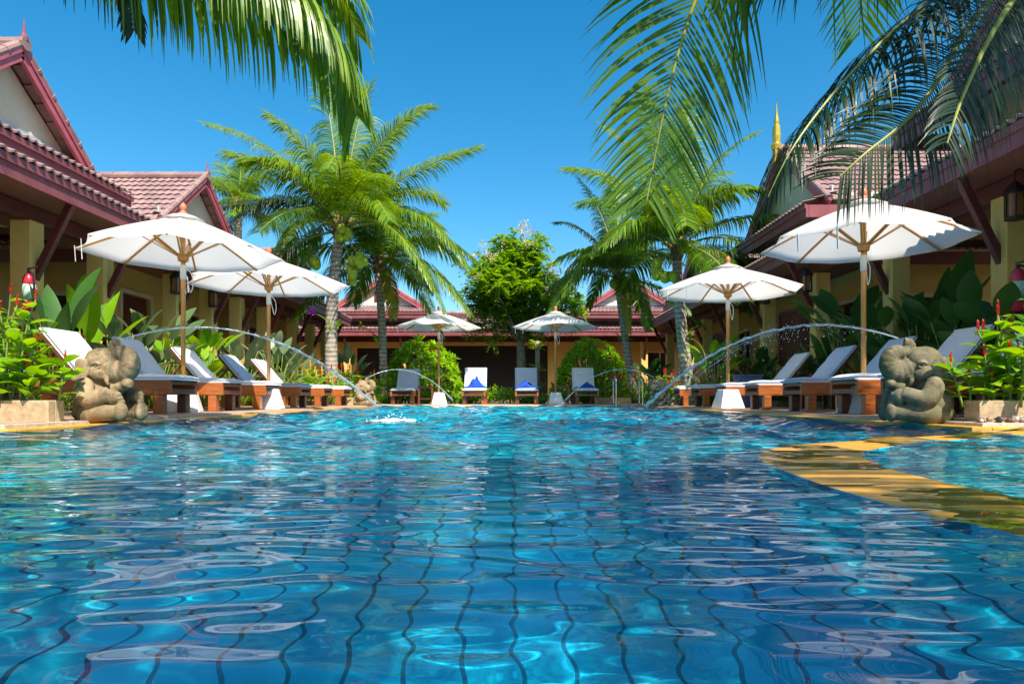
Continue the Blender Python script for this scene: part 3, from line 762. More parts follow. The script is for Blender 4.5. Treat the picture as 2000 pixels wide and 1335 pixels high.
umbrella((3.76, 7.3, DZ), 'large white umbrella by the shaded right elephant, below the dark palm fronds', rot=0.28, top=2.25, rad=1.05, drop=.44)
umbrella((3.48, 11.0, DZ), 'smaller white umbrella on the right, in front of the leaning palm trunk', rot=0.12, top=2.28, drop=.42)
umbrella((-143*17.45/F, 17.45, DZ), 'far white umbrella below drooping palm fronds, left of the dark open front', rot=0.2, rad=1.1, top=2.34, drop=.38)
umbrella((85*17.45/F, 17.45, DZ), 'far white umbrella beside the leafy tree trunk, right of the dark open front', rot=0.05, rad=1.1, top=2.34, drop=.38)

# ---- planters
def planter(x0, x1, y0, y1, h, label):
    t = thing('planter', label, 'planter', ((x0+x1)/2, (y0+y1)/2, 0.0))
    cx, cy = (x0+x1)/2, (y0+y1)/2; th = .08
    m = MB()
    w, d = x1-x0, y1-y0
    m.box((0, -d/2+th/2, h/2), (w, th, h)); m.box((0, d/2-th/2, h/2), (w, th, h))
    for s in (-1, 1): m.box((s*(w/2-th/2), 0, h/2), (th, d-2*th-.002, h))
    m.build('planter_wall', M_wallstone, t, bevel=.012)
    m = MB(); m.box((0, 0, h-.06), (w-2*th-.004, d-2*th-.004, .03)); m.build('soil', M_soil, t)
    return t
planter(-5.6, -3.33, 4.90, 5.08, 0.20, 'low sandstone planter with red ginger at the near left corner')
planter(3.37, 5.6, 4.92, 5.09, 0.20, 'low sandstone planter with red ginger at the near right corner')
for x0, x1, lb in ((-5.6, -3.45, 'low beige kerb bed beside the small far left elephant'), (2.2, 3.15, 'low beige kerb bed behind the pool ladder'), (3.6, 5.4, 'low beige kerb bed behind the small far right elephant')):
    planter(x0, x1, 16.3 if abs(x0) > 3 else 18.0, 17.0 if abs(x0) > 3 else 18.5, .22, lb)

# ---- lanterns, extinguishers, railing, ladder, speaker-like bin
M_black = mat('black_iron', (0.03, 0.022, 0.02), None, 6, 0.5)
M_amber = mat('amber_glass', (0.30, 0.12, 0.04), None, 6, 0.2)
def lantern(loc, label, sc=1.0):
    t = thing('wall_lantern', label, 'lantern', loc, 0, 'lanterns on the columns'); s = sc
    m = MB(); m.lathe([(.10*s,-.16*s),(.11*s,-.14*s),(.02*s,-.135*s)], n=6); m.lathe([(.13*s,.12*s),(.12*s,.14*s),(.05*s,.22*s),(.015*s,.26*s)], n=6)
    for k in range(6): m.bar((.095*s*math.cos(k*PI/3), .095*s*math.sin(k*PI/3), -.14*s), (.095*s*math.cos(k*PI/3), .095*s*math.sin(k*PI/3), .12*s), .014*s, .014*s)
    m.tube([(0,0,.25*s),(0,0,.36*s),(.08,0,.40*s)], .01, 6)
    m.build('lantern_frame', M_black, t)
    m = MB(); m.lathe([(.075*s,-.13*s),(.08*s,0),(.075*s,.12*s)], n=10); m.build('lantern_glass', M_amber, t)
lantern(at(63, 449, 9.0), 'dark iron lantern right of the nearest left column')
lantern(at(344, 556, 12.0), 'dark iron lantern behind the near left umbrella pole')
lantern(at(417, 584, 13.5), 'dark iron lantern just right of the small left umbrella tip')
lantern(at(1982, 400, 7.3), 'large dark lantern on the nearest right column at the frame edge')
lantern(at(1494, 578, 14.3), 'dark iron lantern near the right tip of the smaller right umbrella')
lantern(at(1575, 552, 11.9), 'dark iron lantern under the eave left of the large right umbrella pole')
M_red = mat('red_enamel', (0.55, 0.03, 0.06), None, 6, 0.3)
M_label = mat('white_green_label', (0.7, 0.78, 0.75), (0.2, 0.5, 0.3), 12, 0.5)
def extinguisher(loc, label):
    t = thing('fire_extinguisher', label, 'fire extinguisher', loc)
    m = MB(); m.lathe([(.055,-.25),(.07,-.23),(.07,.12),(.055,.18),(.022,.21)], n=16); m.build('cylinder_body', M_red, t, smooth=True)
    m = MB(); m.lathe([(.0715,-.13),(.0715,.07)], n=16); m.build('paper_label', M_label, t, smooth=True)
    m = MB(); m.lathe([(.02,.20),(.02,.25)], n=8); m.bar((-.02,0,.26),(.10,0,.29),.02,.015); m.tube([(.0,-.02,.24),(.08,-.05,.2),(.09,-.04,0),(.085,-.03,-.12)], .012, 6); m.build('valve', M_black, t)
extinguisher(at(57, 567, 8.3), 'red fire extinguisher on the nearest left column above the red ginger')
extinguisher(at(1988, 563, 7.1), 'red fire extinguisher on the nearest right column above the red ginger')
t = thing('railing', 'dark wooden railing between the left columns behind the loungers', 'railing', (-5.9, 9.3, .15))
m = MB(); m.box((0,0,.92), (.07,2.2,.06)); m.box((0,0,.2), (.05,2.2,.05)); m.build('rail', M_darkwood, t)
for k in range(15): m = MB(); m.box((0,-1.02+k*.146,.56), (.03,.03,.68)); m.build('baluster', M_darkwood, t)
t = thing('pool_ladder', 'stainless steel pool ladder rails at the far right corner', 'pool ladder', (2.85, 16.9, 0))
for dx in (-.3, .35):
    m = MB(); m.tube(smooth_line([(dx,.25,.04),(dx,.25,.55),(dx,.18,.70),(dx,.0,.74),(dx,-.16,.66),(dx,-.2,.4),(dx,-.2,-.7)]), .022, 10); m.build('handrail', M_steel, t, smooth=True)
M_slate = mat('slate_blue', (0.10, 0.14, 0.26), (0.06, 0.09, 0.18), 5, 0.6)
t = thing('towel_bin', 'slate blue towel bin in shade between the right columns', 'bin', (4.25, 12.3, DZ))
m = MB(); m.box((0,0,.28), (.36,.36,.54), taper=1.12); m.build('bin_body', M_slate, t, bevel=.015)
m = MB(); m.box((0,0,.565), (.42,.42,.03)); m.build('rim', M_slate, t)
# ---- pebbles at the foot of the right planter
m = MB()
for k in range(60):
    m.ball((rnd.uniform(3.3, 4.6), 4.83+rnd.uniform(-.05,.05), .058+rnd.uniform(0,.012)), (rnd.uniform(.018,.045), rnd.uniform(.015,.03), rnd.uniform(.012,.024)), 8, 5, Matrix.Rotation(rnd.uniform(0,3), 3, 'Z'))
M_peb, nt, b = nodes('river_pebble'); g = nt.nodes.new('ShaderNodeNewGeometry')
nt.links.new(ramp(nt, g.outputs['Random Per Island'], [(0,(.05,.04,.035)),(.4,(.25,.14,.08)),(.7,(.35,.32,.3)),(1,(.6,.56,.5))]), b.inputs['Base Color']); b.inputs['Roughness'].default_value=.35
tag(m.build('pebbles', M_peb, smooth=True), 'mixed river pebbles along the foot of the near right planter', 'pebbles', kind='stuff')

# ---- elephant statues
def stonemat(name, c1, c2, moss):
    m, nt, b = nodes(name)
    f = noise(nt, 7.0, 9, 0.75); f2 = noise(nt, 3.2, 5)
    a = ramp(nt, f, [(0.38, c2), (0.5, tuple((x+y)/2*1.1 for x, y in zip(c1, c2))), (0.60, c1)])
    mk = ramp(nt, f2, [(0.46, (0,0,0)), (0.66, (1,1,1))])
    mix = nt.nodes.new('ShaderNodeMixRGB'); nt.links.new(mk, mix.inputs[0]); nt.links.new(a, mix.inputs[1]); mix.inputs[2].default_value = (*moss, 1)
    nt.links.new(mix.outputs[0], b.inputs['Base Color']); b.inputs['Roughness'].default_value = 0.9; b.inputs['Specular IOR Level'].default_value = .2
    bump(nt, b, noise(nt, 55, 8, 0.8), 0.7, 0.01)
    return m
M_stone1 = stonemat('sandstone_carving', (0.47, 0.34, 0.20), (0.14, 0.095, 0.05), (0.19, 0.14, 0.07))
M_stone2 = stonemat('mossy_grey_stone', (0.28, 0.23, 0.15), (0.10, 0.085, 0.05), (0.11, 0.105, 0.05))
_elm = {}
def elephant_mesh(mir):
    """A seated elephant in the round, looking along +x: legs out flat, arms on the knees, trunk rolled up and back."""
    if mir in _elm: return _elm[mir]
    k = 1/1622.0
    def P(cx, cy, y=0.0): return Vector(((cx-640)*k, y, (1225-cy)*k))
    RY = lambda d: Matrix.Rotation(R(d), 3, 'Y')
    parts = []
    def grp(fn, vox=.0065, it=2):
        m = MB(); fn(m); parts.append((m, vox, it))
    def torso(m):
        m.ball(P(430, 985), (.175, .175, .17), 24, 16); m.ball(P(420, 1100), (.178, .19, .09), 24, 12); m.ball(P(470, 830), (.115, .125, .13), 20, 14); m.ball(P(560, 1010), (.12,.13,.14), 20, 14)
    grp(torso)
    for s in (-1, 1):
        def leg(m, s=s):
            yl = s*.125
            m.tube(smooth_line([P(420,1115,yl*.8), P(540,1105,yl*1.25), P(700,1095,yl*1.3), P(850,1090,yl*1.15), P(960,1090,yl)], 4), [.088-.0018*i for i in range(17)], 18)
            m.ball(P(1000, 1085, yl), (.052,.064,.078), 18, 12)
            for q in (-1, 0, 1): m.ball(P(1050, 1085+q*34, yl+s*.012*abs(q)), (.020,.026,.019), 12, 8)
        grp(leg)
        def arm(m, s=s):
            ya = s*.165
            m.tube(smooth_line([P(455,715,ya*.72), P(470,780,ya*1.0), P(540,880,ya*1.25), P(640,920,ya*1.28), P(760,885,ya*1.12), P(860,850,ya*.95)], 4), [.066,.070,.074,.077,.079,.080,.080,.079,.078,.077,.075,.072,.069,.067,.065,.064,.063,.062,.060,.059,.058], 18)
            m.ball(P(900, 885, ya*.9), (.058,.056,.062), 18, 12)
            for q in range(3): m.ball(P(965+q*14, 860+q*48, ya*.86-s*.012*q), (.036,.032,.022), 14, 8)
        grp(arm)
        def ear(m, s=s):
            m.ball(P(365, 565, s*.122), (.070,.026,.108), 18, 14, RY(14)); m.ball(P(335, 455, s*.128), (.036,.022,.045), 14, 10, RY(30)); m.ball(P(285, 650, s*.128), (.048,.020,.028), 14, 10, RY(-28)); m.ball(P(318, 525, s*.138), (.018,.018,.07), 12, 10, RY(10))
        grp(ear, .006)
        def cheek(m, s=s):
            m.ball(P(560, 585, s*.085), (.090,.052,.060), 18, 12, RY(18))
            m.tube([P(690,620,s*.075), P(725,690,s*.088), P(745,745,s*.085)], [.022,.020,.010], 10)
        grp(cheek, .006)
        def brow(m, s=s):
            c = P(590, 478, s*.112)
            m.tube(smooth_line([P(520,500,s*.108), P(560,462,s*.122), P(610,455,s*.124), P(650,480,s*.112)], 4), [.006,.009,.011,.012,.013,.013,.013,.013,.013,.012,.011,.009,.006], 8)
            m.tube(smooth_line([P(525,512,s*.110), P(570,528,s*.121), P(620,522,s*.121), P(650,500,s*.112)], 4), [.005]+[.009]*11+[.005], 8)
        grp(brow, .0045, 1)
    def head(m):
        m.ball(P(520, 435), (.140,.128,.118), 26, 18); m.ball(P(600, 420), (.110,.115,.105), 22, 16); m.ball(P(440, 410), (.085,.10,.08), 20, 14)
        m.ball(P(600, 560), (.11,.09,.09), 20, 14); m.ball(P(715, 705), (.055,.058,.045), 16, 12); m.ball(P(500, 640), (.11,.11,.06), 18, 12)
        for s in (-1, 1): m.ball(P(480, 350, s*.05), (.07,.055,.05), 16, 12)
    grp(head)
    def trunk(m):
        pts = smooth_line([P(640,500), P(740,540), P(840,575), P(930,545), P(975,460), P(950,370), P(880,325), P(800,318), P(730,290), P(695,245), P(715,200), P(785,190)], 5)
        n = len(pts); rad = []
        for i in range(n):
            f = i/(n-1); rad.append(.102-.03*f-.036*min(1, max(0, (f-.35)/.4)) - .004*(i % 3 == 0) + (.006 if i >= n-2 else 0))
        m.tube(pts, rad, 22)
    grp(trunk, .006, 1)
    def fist(m):
        m.tube([P(740,800,-.02), P(860,760,-.02), P(950,725,-.02)], [.05,.05,.045], 14); m.ball(P(965, 720, -.02), (.052,.06,.046), 16, 12)
        for q in range(3): m.ball(P(1010, 690+q*34, -.02), (.02,.04,.016), 10, 8)
    grp(fist, .006)
    bm = bmesh.new(); dg = None
    for m, vox, it in parts:
        me = bpy.data.meshes.new('raw'); me.from_pydata(m.v, [], m.f)
        o = bpy.data.objects.new('raw', me); C.objects.link(o)
        md = o.modifiers.new('r', 'REMESH'); md.mode = 'VOXEL'; md.voxel_size = vox
        md = o.modifiers.new('s', 'SMOOTH'); md.iterations = it; md.factor = 0.5
        dg = bpy.context.evaluated_depsgraph_get()
        t = bpy.data.meshes.new_from_object(o.evaluated_get(dg)); bm.from_mesh(t)
        bpy.data.objects.remove(o); bpy.data.meshes.remove(t)
    out = bpy.data.meshes.new('elephant_body'); bm.to_mesh(out); bm.free()
    # one skin over all the carved masses, fine enough to keep the grooves between them
    o = bpy.data.objects.new('raw', out); C.objects.link(o)
    md = o.modifiers.new('r', 'REMESH'); md.mode = 'VOXEL'; md.voxel_size = .0052; md.use_smooth_shade = True
    md = o.modifiers.new('s', 'SMOOTH'); md.iterations = 1; md.factor = 0.5
    dg = bpy.context.evaluated_depsgraph_get()
    res = bpy.data.meshes.new_from_object(o.evaluated_get(dg)); res.name = 'elephant_body'
    bpy.data.objects.remove(o)
    eyes = MB()
    for s in (-1, 1): eyes.ball(P(588, 492, s*.113), (.019,.013,.013), 12, 8)
    if mir:
        for v in res.vertices: v.co.x = -v.co.x
        res.flip_normals()
        eyes.v = [(-x, y, z) for x, y, z in eyes.v]
    _elm[mir] = (res, eyes)
    return _elm[mir]
def elephant(loc, rz, mir, m, label, sc=1.0):
    t = thing('elephant_statue', label, 'elephant statue', loc, rz, 'stone elephant fountains'); t.scale = (.86*sc, .95*sc, .98*sc)
    body, eyes = elephant_mesh(mir)
    o = bpy.data.objects.new('body', body.copy()); C.objects.link(o); o.parent = t
    o.data.materials.clear(); o.data.materials.append(m)
    e = MB(); e.v = list(eyes.v); e.f = list(eyes.f); e.mi = list(eyes.mi); e.build('eye', m, t, smooth=True)
    return t
elephant((-3.20, 5.42, 0.024), -.12, False, M_stone1, 'large sandstone elephant at the near left pool edge, striped by sun and shade')
elephant((3.13, 5.30, 0.024), -.30, True, M_stone2, 'large mossy grey elephant in shade at the near right pool edge')
elephant((-3.34, 15.5, 0.024), -.1, False, M_stone1, 'small looking pale elephant at the far left corner of the pool')
elephant((3.30, 15.3, 0.024), -.3, True, M_stone2, 'small looking dark elephant at the far right corner beside the ladder')
# ---- water jets and splashes
M_jet, nt, b = nodes('white_water')
b.inputs['Base Color'].default_value = (0.88, 0.94, 1, 1); b.inputs['Roughness'].default_value = 0.08; b.inputs['IOR'].default_value = 1.33
b.inputs['Transmission Weight'].default_value = 0.78; b.inputs['Specular IOR Level'].default_value = 0.7
def jet(p0, pm, p1, r0, label, spray=120, sd=1, fan=1.0):
    """A thrown arc: pm is the top, p1 where it meets the pool."""
    rg = random.Random(sd)
    p0, pm, p1 = Vector(p0), Vector(pm), Vector(p1)
    za = pm.z; t1 = math.sqrt(max(1e-4, za-p0.z)); t2 = math.sqrt(za-p1.z); T = t1+t2
    def pos(t):
        q = p0.lerp(p1, t); h = -t1 + T*t
        return Vector((q.x, q.y, za-h*h))
    t_ = thing('water_jet', label, 'water jet', tuple(p0), 0, 'jets from the elephant trunks')
    m = MB(); n = 70; pts = []; rad = []
    for i in range(n+1):
        t = i/n*0.94
        wob = 0.004*min(1, t*3)*fan
        pts.append(pos(t)-p0+Vector((rg.uniform(-1,1), rg.uniform(-1,1), rg.uniform(-1,1)))*wob)
        rad.append(r0*(1+0.9*t*fan)*(1+rg.uniform(-.3,.3)*min(1, t*3)))
    m.tube(pts, rad, 8); m.build('stream', M_jet, t_, smooth=True)
    m = MB()
    for k in range(2 if fan > 1 else 1):
        off = Vector((rg.uniform(-1,1), rg.uniform(-1,1), -abs(rg.uniform(.5,1.5))))*.03*fan
        s0 = rg.uniform(.25,.4); pts = []; rad = []
        for i in range(30):
            t = s0+(0.95-s0)*i/29
            pts.append(pos(t)-p0+off*(t-s0)*3); rad.append(r0*.25*(1+rg.uniform(-.5,.4)))
        m.tube(pts, rad, 6)
    for k in range(spray):
        t = rg.random()**0.6*.98
        d = Vector((rg.gauss(0,1), rg.gauss(0,1), rg.gauss(-.9,1.0)))*.035*fan*(.2+t*1.6)
        q = pos(t)-p0+d
        if q.z+p0.z < .01: continue
        r = rg.uniform(.0015,.004); m.ball(q, (r*1.3, r, r*1.5), 6, 4)
    m.build('droplets', M_jet, t_, smooth=True)['kind'] = 'stuff'
SP = lambda x, y, z, px, rz, mir: None
jet((-3.10, 5.40, .675), (-2.55, 5.5, .80), (-1.1, 6.3, 0), .0062, 'white jet from the sunlit left elephant, arching over the left loungers', 90, 1, .6)
jet((2.98, 5.26, .675), (2.45, 5.5, .815), (1.15, 6.5, 0), .006, 'ragged spraying jet from the shaded right elephant', 420, 2, 1.7)
jet((-3.28, 15.5, .665), (-2.3, 15.8, .87), (-1.3, 16.5, 0), .008, 'thin far jet crossing the far left umbrella base', 40, 3, .5)
jet((3.2, 15.3, .665), (2.4, 15.8, .87), (1.15, 16.5, 0), .008, 'thin far jet crossing the pool ladder', 40, 4, .5)
M_foam = mat('white_foam', (0.82, 0.90, 0.93), (0.6, 0.75, 0.8), 30, 0.5, 0.5, 60)
def splash(x, y, r, label, sd):
    rg = random.Random(sd); m = MB()
    for k in range(150):
        a = rg.random()*6.28; d = abs(rg.gauss(0, .5))*r
        h = max(0, rg.gauss(0, .03))*math.exp(-(d/r)**2*2)
        s = rg.uniform(.002,.0055)
        m.ball((math.cos(a)*d, math.sin(a)*d*1.2, .008+h), (s*1.8, s*1.8, s), 6, 4)
    for k in range(18):
        a = rg.random()*6.28; d = abs(rg.gauss(0, .35))*r
        s = rg.uniform(.02,.05); m.ball((math.cos(a)*d, math.sin(a)*d, .006), (s*1.5, s, s*.45), 9, 6, Matrix.Rotation(a, 3, 'Z'))
    o = m.build('splash', M_foam, smooth=True); o.location = (x, y, 0)
    tag(o, label, 'splash', 'splashes where the jets land', kind='stuff')
splash(-1.12, 6.3, .26, 'white splash where the left near jet lands', 1)
splash(1.15, 6.5, .16, 'white splash where the ragged right jet lands', 2)
splash(-1.3, 16.5, .14, 'tiny far splash left of the second far lounger', 3)
splash(1.15, 16.5, .14, 'tiny far splash in front of the far right umbrella', 4)
# ------------------------------------------------------------------ palms
M_frond = leafmat('palm_frond_green', [(0.0, (0.035, 0.095, 0.006)), (0.4, (0.11, 0.22, 0.010)), (0.75, (0.20, 0.33, 0.016)), (1.0, (0.40, 0.42, 0.04))], 0.42, 0.34)
M_frond_dark = leafmat('frond_green_with_shade', [(0.0, (0.005, 0.018, 0.007)), (0.6, (0.011, 0.036, 0.009)), (0.95, (0.035, 0.065, 0.010)), (1.0, (0.10, 0.11, 0.02))], 0.18, 0.42)  # darker copy of the frond green, shade put into the leaf colour
M_frond_dark2 = leafmat('mature_frond_green', [(0.0, (0.018, 0.055, 0.008)), (0.6, (0.05, 0.12, 0.012)), (1.0, (0.14, 0.20, 0.02))], 0.3, 0.36)
M_frond_mid = leafmat('overhead_frond_green', [(0.0, (0.022, 0.07, 0.006)), (0.45, (0.06, 0.15, 0.010)), (0.8, (0.15, 0.25, 0.014)), (1.0, (0.36, 0.36, 0.04))], 0.36, 0.36)
M_frond_yel = leafmat('yellowing_frond', [(0.0, (0.20, 0.22, 0.02)), (0.6, (0.38, 0.34, 0.03)), (1.0, (0.50, 0.40, 0.05))], 0.4, 0.4)
M_rachis = mat('frond_stalk', (0.34, 0.33, 0.06), (0.20, 0.24, 0.04), 4, 0.45)
M_trunk, nt, b = nodes('ringed_palm_trunk')
tc = nt.nodes.new('ShaderNodeTexCoord'); sp = nt.nodes.new('ShaderNodeSeparateXYZ'); nt.links.new(tc.outputs['Object'], sp.inputs[0])
wv = nt.nodes.new('ShaderNodeTexWave'); wv.wave_type = 'BANDS'; wv.bands_direction = 'Z'; wv.inputs['Scale'].default_value = 2.8; wv.inputs['Distortion'].default_value = 2.2; wv.inputs['Detail'].default_value = 3; wv.inputs['Detail Scale'].default_value = 1.6
nt.links.new(tc.outputs['Object'], wv.inputs['Vector'])
f = noise(nt, 9, 6, .7)
ad = nt.nodes.new('ShaderNodeMath'); ad.operation = 'MULTIPLY_ADD'; nt.links.new(wv.outputs['Fac'], ad.inputs[0]); ad.inputs[1].default_value = .28
m2 = nt.nodes.new('ShaderNodeMath'); m2.operation = 'MULTIPLY'; nt.links.new(f, m2.inputs[0]); m2.inputs[1].default_value = .75; nt.links.new(m2.outputs[0], ad.inputs[2])
nt.links.new(ramp(nt, ad.outputs[0], [(.22, (.13,.10,.075)), (.5, (.34,.28,.22)), (.8, (.52,.46,.38))]), b.inputs['Base Color']); b.inputs['Roughness'].default_value = .9
bump(nt, b, ad.outputs[0], .8, .02)
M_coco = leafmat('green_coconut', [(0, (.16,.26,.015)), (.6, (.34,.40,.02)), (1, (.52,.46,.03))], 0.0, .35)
M_husk = mat('palm_fibre', (.22,.14,.07), (.10,.06,.03), 14, .95, .8, 40)

def bez(p0, p1, p2, n):
    p0, p1, p2 = Vector(p0), Vector(p1), Vector(p2)
    return [p0*(1-t)**2 + p1*2*t*(1-t) + p2*t*t for t in [i/n for i in range(n+1)]]

def frond(parent, org, pts, name='frond', n=66, L=0.85, w=0.034, droop=1.0, mt=None, sd=1, start=0.13, seg=5, r0=0.03, gap=0.05, lift=0.35, end_len=.35, upv=None, ragged=0.12):
    """A feather leaf: stalk along pts, a leaflet pair at every step, tips pulled down by their weight."""
    rg = random.Random(sd); org = Vector(org)
    P = [Vector(p) - org for p in pts]
    cum = [0.0]
    for a, b2 in zip(P[:-1], P[1:]): cum.append(cum[-1]+(b2-a).length)
    tot = cum[-1]
    def pos(s):
        d = s*tot
        for i in range(len(P)-1):
            if d <= cum[i+1] or i == len(P)-2:
                t = (d-cum[i])/max(1e-6, cum[i+1]-cum[i]); return P[i].lerp(P[i+1], t), (P[i+1]-P[i]).normalized()
    m = MB()
    m.tube(P, [r0*(1-0.88*i/(len(P)-1)) for i in range(len(P))], 6, 1)
    up0 = Vector(upv) if upv is not None else Vector((0,0,1))
    lastT = None
    for i in range(n):
        s = start + (1-start)*(i+.5)/n
        p, T = pos(s)
        side = T.cross(up0)
        if side.length < .25:
            side = T.cross(Vector((0.15,1,0.1)))
        side.normalize(); upn = side.cross(T).normalized()
        u = (s-start)/(1-start)
        prof = min(1, .45+2.2*u) * (1-(1-end_len)*max(0, (u-.35)/.65)**1.4)
        fwd = .35+.75*u
        for sg in (-1, 1):
            if rg.random() < gap: continue
            ln = L*prof*rg.uniform(1-ragged, 1+ragged*.6)
            if rg.random() < .03: ln *= .5
            d = (side*sg*rg.uniform(.92, 1.08) + T*fwd + upn*lift*rg.uniform(.6, 1.3) + Vector((rg.gauss(0,.05), rg.gauss(0,.05), rg.gauss(0,.05)))).normalized()
            q = p.copy(); st = ln/seg; b0 = len(m.v); ww = w*rg.uniform(.8, 1.15)
            g = droop*rg.uniform(.75, 1.25)
            for k in range(seg+1):
                f = k/seg
                wd = ww*(0.55+0.9*f if f < .3 else 0.82+.18*math.cos((f-.3)*2.2)) * (1-f**3*.92)
                wv = (T - d*T.dot(d))
                if wv.length < 1e-3: wv = upn
                wv.normalize()
                m.v.append(tuple(q - wv*wd*.5)); m.v.append(tuple(q + wv*wd*.5))
                if k:
                    a = b0+2*(k-1); m.f.append((a, a+1, a+3, a+2)); m.mi.append(0)
                q = q + d*st
                d = (d + Vector((0,0,-1))*g*st*(1.0+1.6*f)*1.15/max(.35, L)).normalized()
    o = m.build(name, [mt or M_frond, M_rachis], parent)
    return o

def palm(label, base, crown, r0, r1, fronds, bend=(0,0,0), sd=1, coconuts=(), group='coconut palms around the pool', L=.95, n=96, mt=None, trunk_from=None, w=.036, husk=True, extra=9, flen=3.3):
    base, crown = Vector(base), Vector(crown)
    t = thing('coconut_palm', label, 'palm tree', tuple(base), 0, group)
    mid = (base+crown)/2+Vector(bend)
    ax = bez(base, mid, crown - Vector((0,0,.05)), 26)
    rg = random.Random(sd); m = MB(); pts = []; rad = []
    for i, p in enumerate(ax):
        f = i/26; r = r0*(1-f)+r1*f + (r0*.45)*max(0, 1-f*9)
        pts += [p-base]; rad += [r*(1+rg.uniform(-.03,.03))]
    # ring scars
    pts2 = []; rad2 = []
    for i in range(len(pts)-1):
        for k in range(4):
            pts2.append(pts[i].lerp(pts[i+1], k/4)); rad2.append((rad[i]*(1-k/4)+rad[i+1]*k/4)*(1.022 if k == 0 else 1-.006*k))
    m.tube(pts2, rad2, 16); m.build('trunk', M_trunk, t, smooth=True)
    if husk:
        m = MB(); m.ball(crown-base+Vector((0,0,.02)), (r1*1.5, r1*1.5, r1*3), 12, 8)
        for k in range(14):
            a = rg.random()*6.28; d = Vector((math.cos(a), math.sin(a), rg.uniform(.3,1.6))).normalized()
            c0 = crown-base+Vector((0,0,rg.uniform(-.15,.1)))
            m.tube([c0+d*r1*.6, c0+d*r1*3.4+Vector((0,0,-.02))], [r1*.5, r1*.12], 6)
        m.build('crown_fibre', M_husk, t, smooth=True)
    fronds = list(fronds)
    for q in range(extra):
        az = q*2.39996+sd; el = R([62, 8, 35, -12, 48, 20][q % 6] + rg.uniform(-8, 8)); ln = flen*rg.uniform(.8, 1.05)
        hd = Vector((math.cos(az), math.sin(az), 0)); u = hd*math.cos(el)+Vector((0,0,math.sin(el)))
        md = crown+u*ln*.55+Vector((0,0,.25)); tp = crown+u*ln*.8+hd*ln*.22+Vector((0,0,-ln*(.12+.28*math.cos(el))))
        fronds.append((md, tp, dict(droop=1.5, mt=[None, M_frond_dark2, None, M_frond_mid][q % 4])))
    for i, fr in enumerate(fronds):
        p1, p2 = fr[0], fr[1]; kw = dict(L=L, n=n, mt=mt, w=w, droop=1.25, lift=.28); kw.update(fr[2] if len(fr) > 2 else {}); kw['mt'] = kw['mt'] or mt
        st = crown + (Vector(p1)-crown).normalized()*r1*.8
        frond(t, base, bez(st, p1, p2, 18), sd=sd*100+i, **kw)
    for c, k in coconuts:
        for q in range(k):
            a = rg.random()*6.28
            cc = Vector(c)-base+Vector((math.cos(a)*rg.uniform(.05,.16), math.sin(a)*rg.uniform(.05,.16), rg.uniform(-.2,.14)))
            m = MB(); m.ball((0,0,0), (.115,.115,.14), 14, 10); m.lathe([(.03,.115),(.035,.135),(.0,.14)], n=8); o = m.build('coconut', M_coco, t, smooth=True); o.location = cc; o.rotation_euler = (rg.uniform(-.5,.5), rg.uniform(-.5,.5), 0)
        m = MB(); m.tube([crown-base, (crown-base).lerp(Vector(c)-base, .5)+Vector((0,0,.08)), Vector(c)-base], [.025,.02,.012], 6); m.build('fruit_stalk', M_rachis, t, smooth=True)
    return t

def A(Y):                       # fronds in a plane near distance Y, with a depth offset for each point
    return lambda px, py, dy=0.0: at(px, py, Y+dy)
# main left palm
a = A(17.0)
palm('tall main coconut palm with green coconuts on the left, behind the loungers', (-4.45, 17.0, .0), a(664, 452), .17, .125, [
    (a(560, 268, .3), a(398, 242, .8), dict(L=.9)),
    (a(640, 300, -.6), a(520, 225, -1.0), {}),
    (a(655, 240, .3), a(625, 150, .6), {}),
    (a(690, 250, .2), a(722, 165, .6), {}),
    (a(730, 240, -.4), a(845, 208, -.8), dict(L=.8)),
    (a(760, 260, .7), a(800, 232, 1.4), {}),
    (a(770, 330, -.2), a(938, 288, -.4), dict(L=.85)),
    (a(800, 330, .6), a(870, 400, 1.2), {}),
    (a(800, 340, -.7), a(912, 520, -1.2), dict(L=.72, droop=1.5)),
    (a(770, 370, -1.1), a(868, 610, -1.5), dict(L=.6, droop=1.5)),
    (a(600, 330, -.7), a(440, 300, -1.4), {}),
    (a(560, 360, .4), a(372, 420, .8), dict(L=.6, mt=M_frond_dark)),
    (a(560, 350, -.9), a(470, 420, -1.6), dict(mt=M_frond_dark)),
    (a(590, 385, -1.0), a(535, 500, -1.3), dict(L=.6, droop=1.5)),
    (a(610, 400, .5), a(590, 560, 1.0), dict(L=.5, droop=1.6)),
    (a(670, 250, -1.4), a(640, 330, -2.6), dict(L=.75)),
    (a(700, 300, 1.2), a(760, 300, 2.4), {}),
    (a(620, 280, 1.2), a(560, 300, 2.2), {}),
    (a(720, 330, -1.5), a(760, 430, -2.2), dict(droop=1.5)),
], bend=(-.25, 0, .2), sd=2, coconuts=[(a(700, 500, -.3), 6), (a(690, 535, -.25), 5), (a(612, 508, -.1), 3), (a(672, 458, -.35), 4)], L=1.0, n=96)
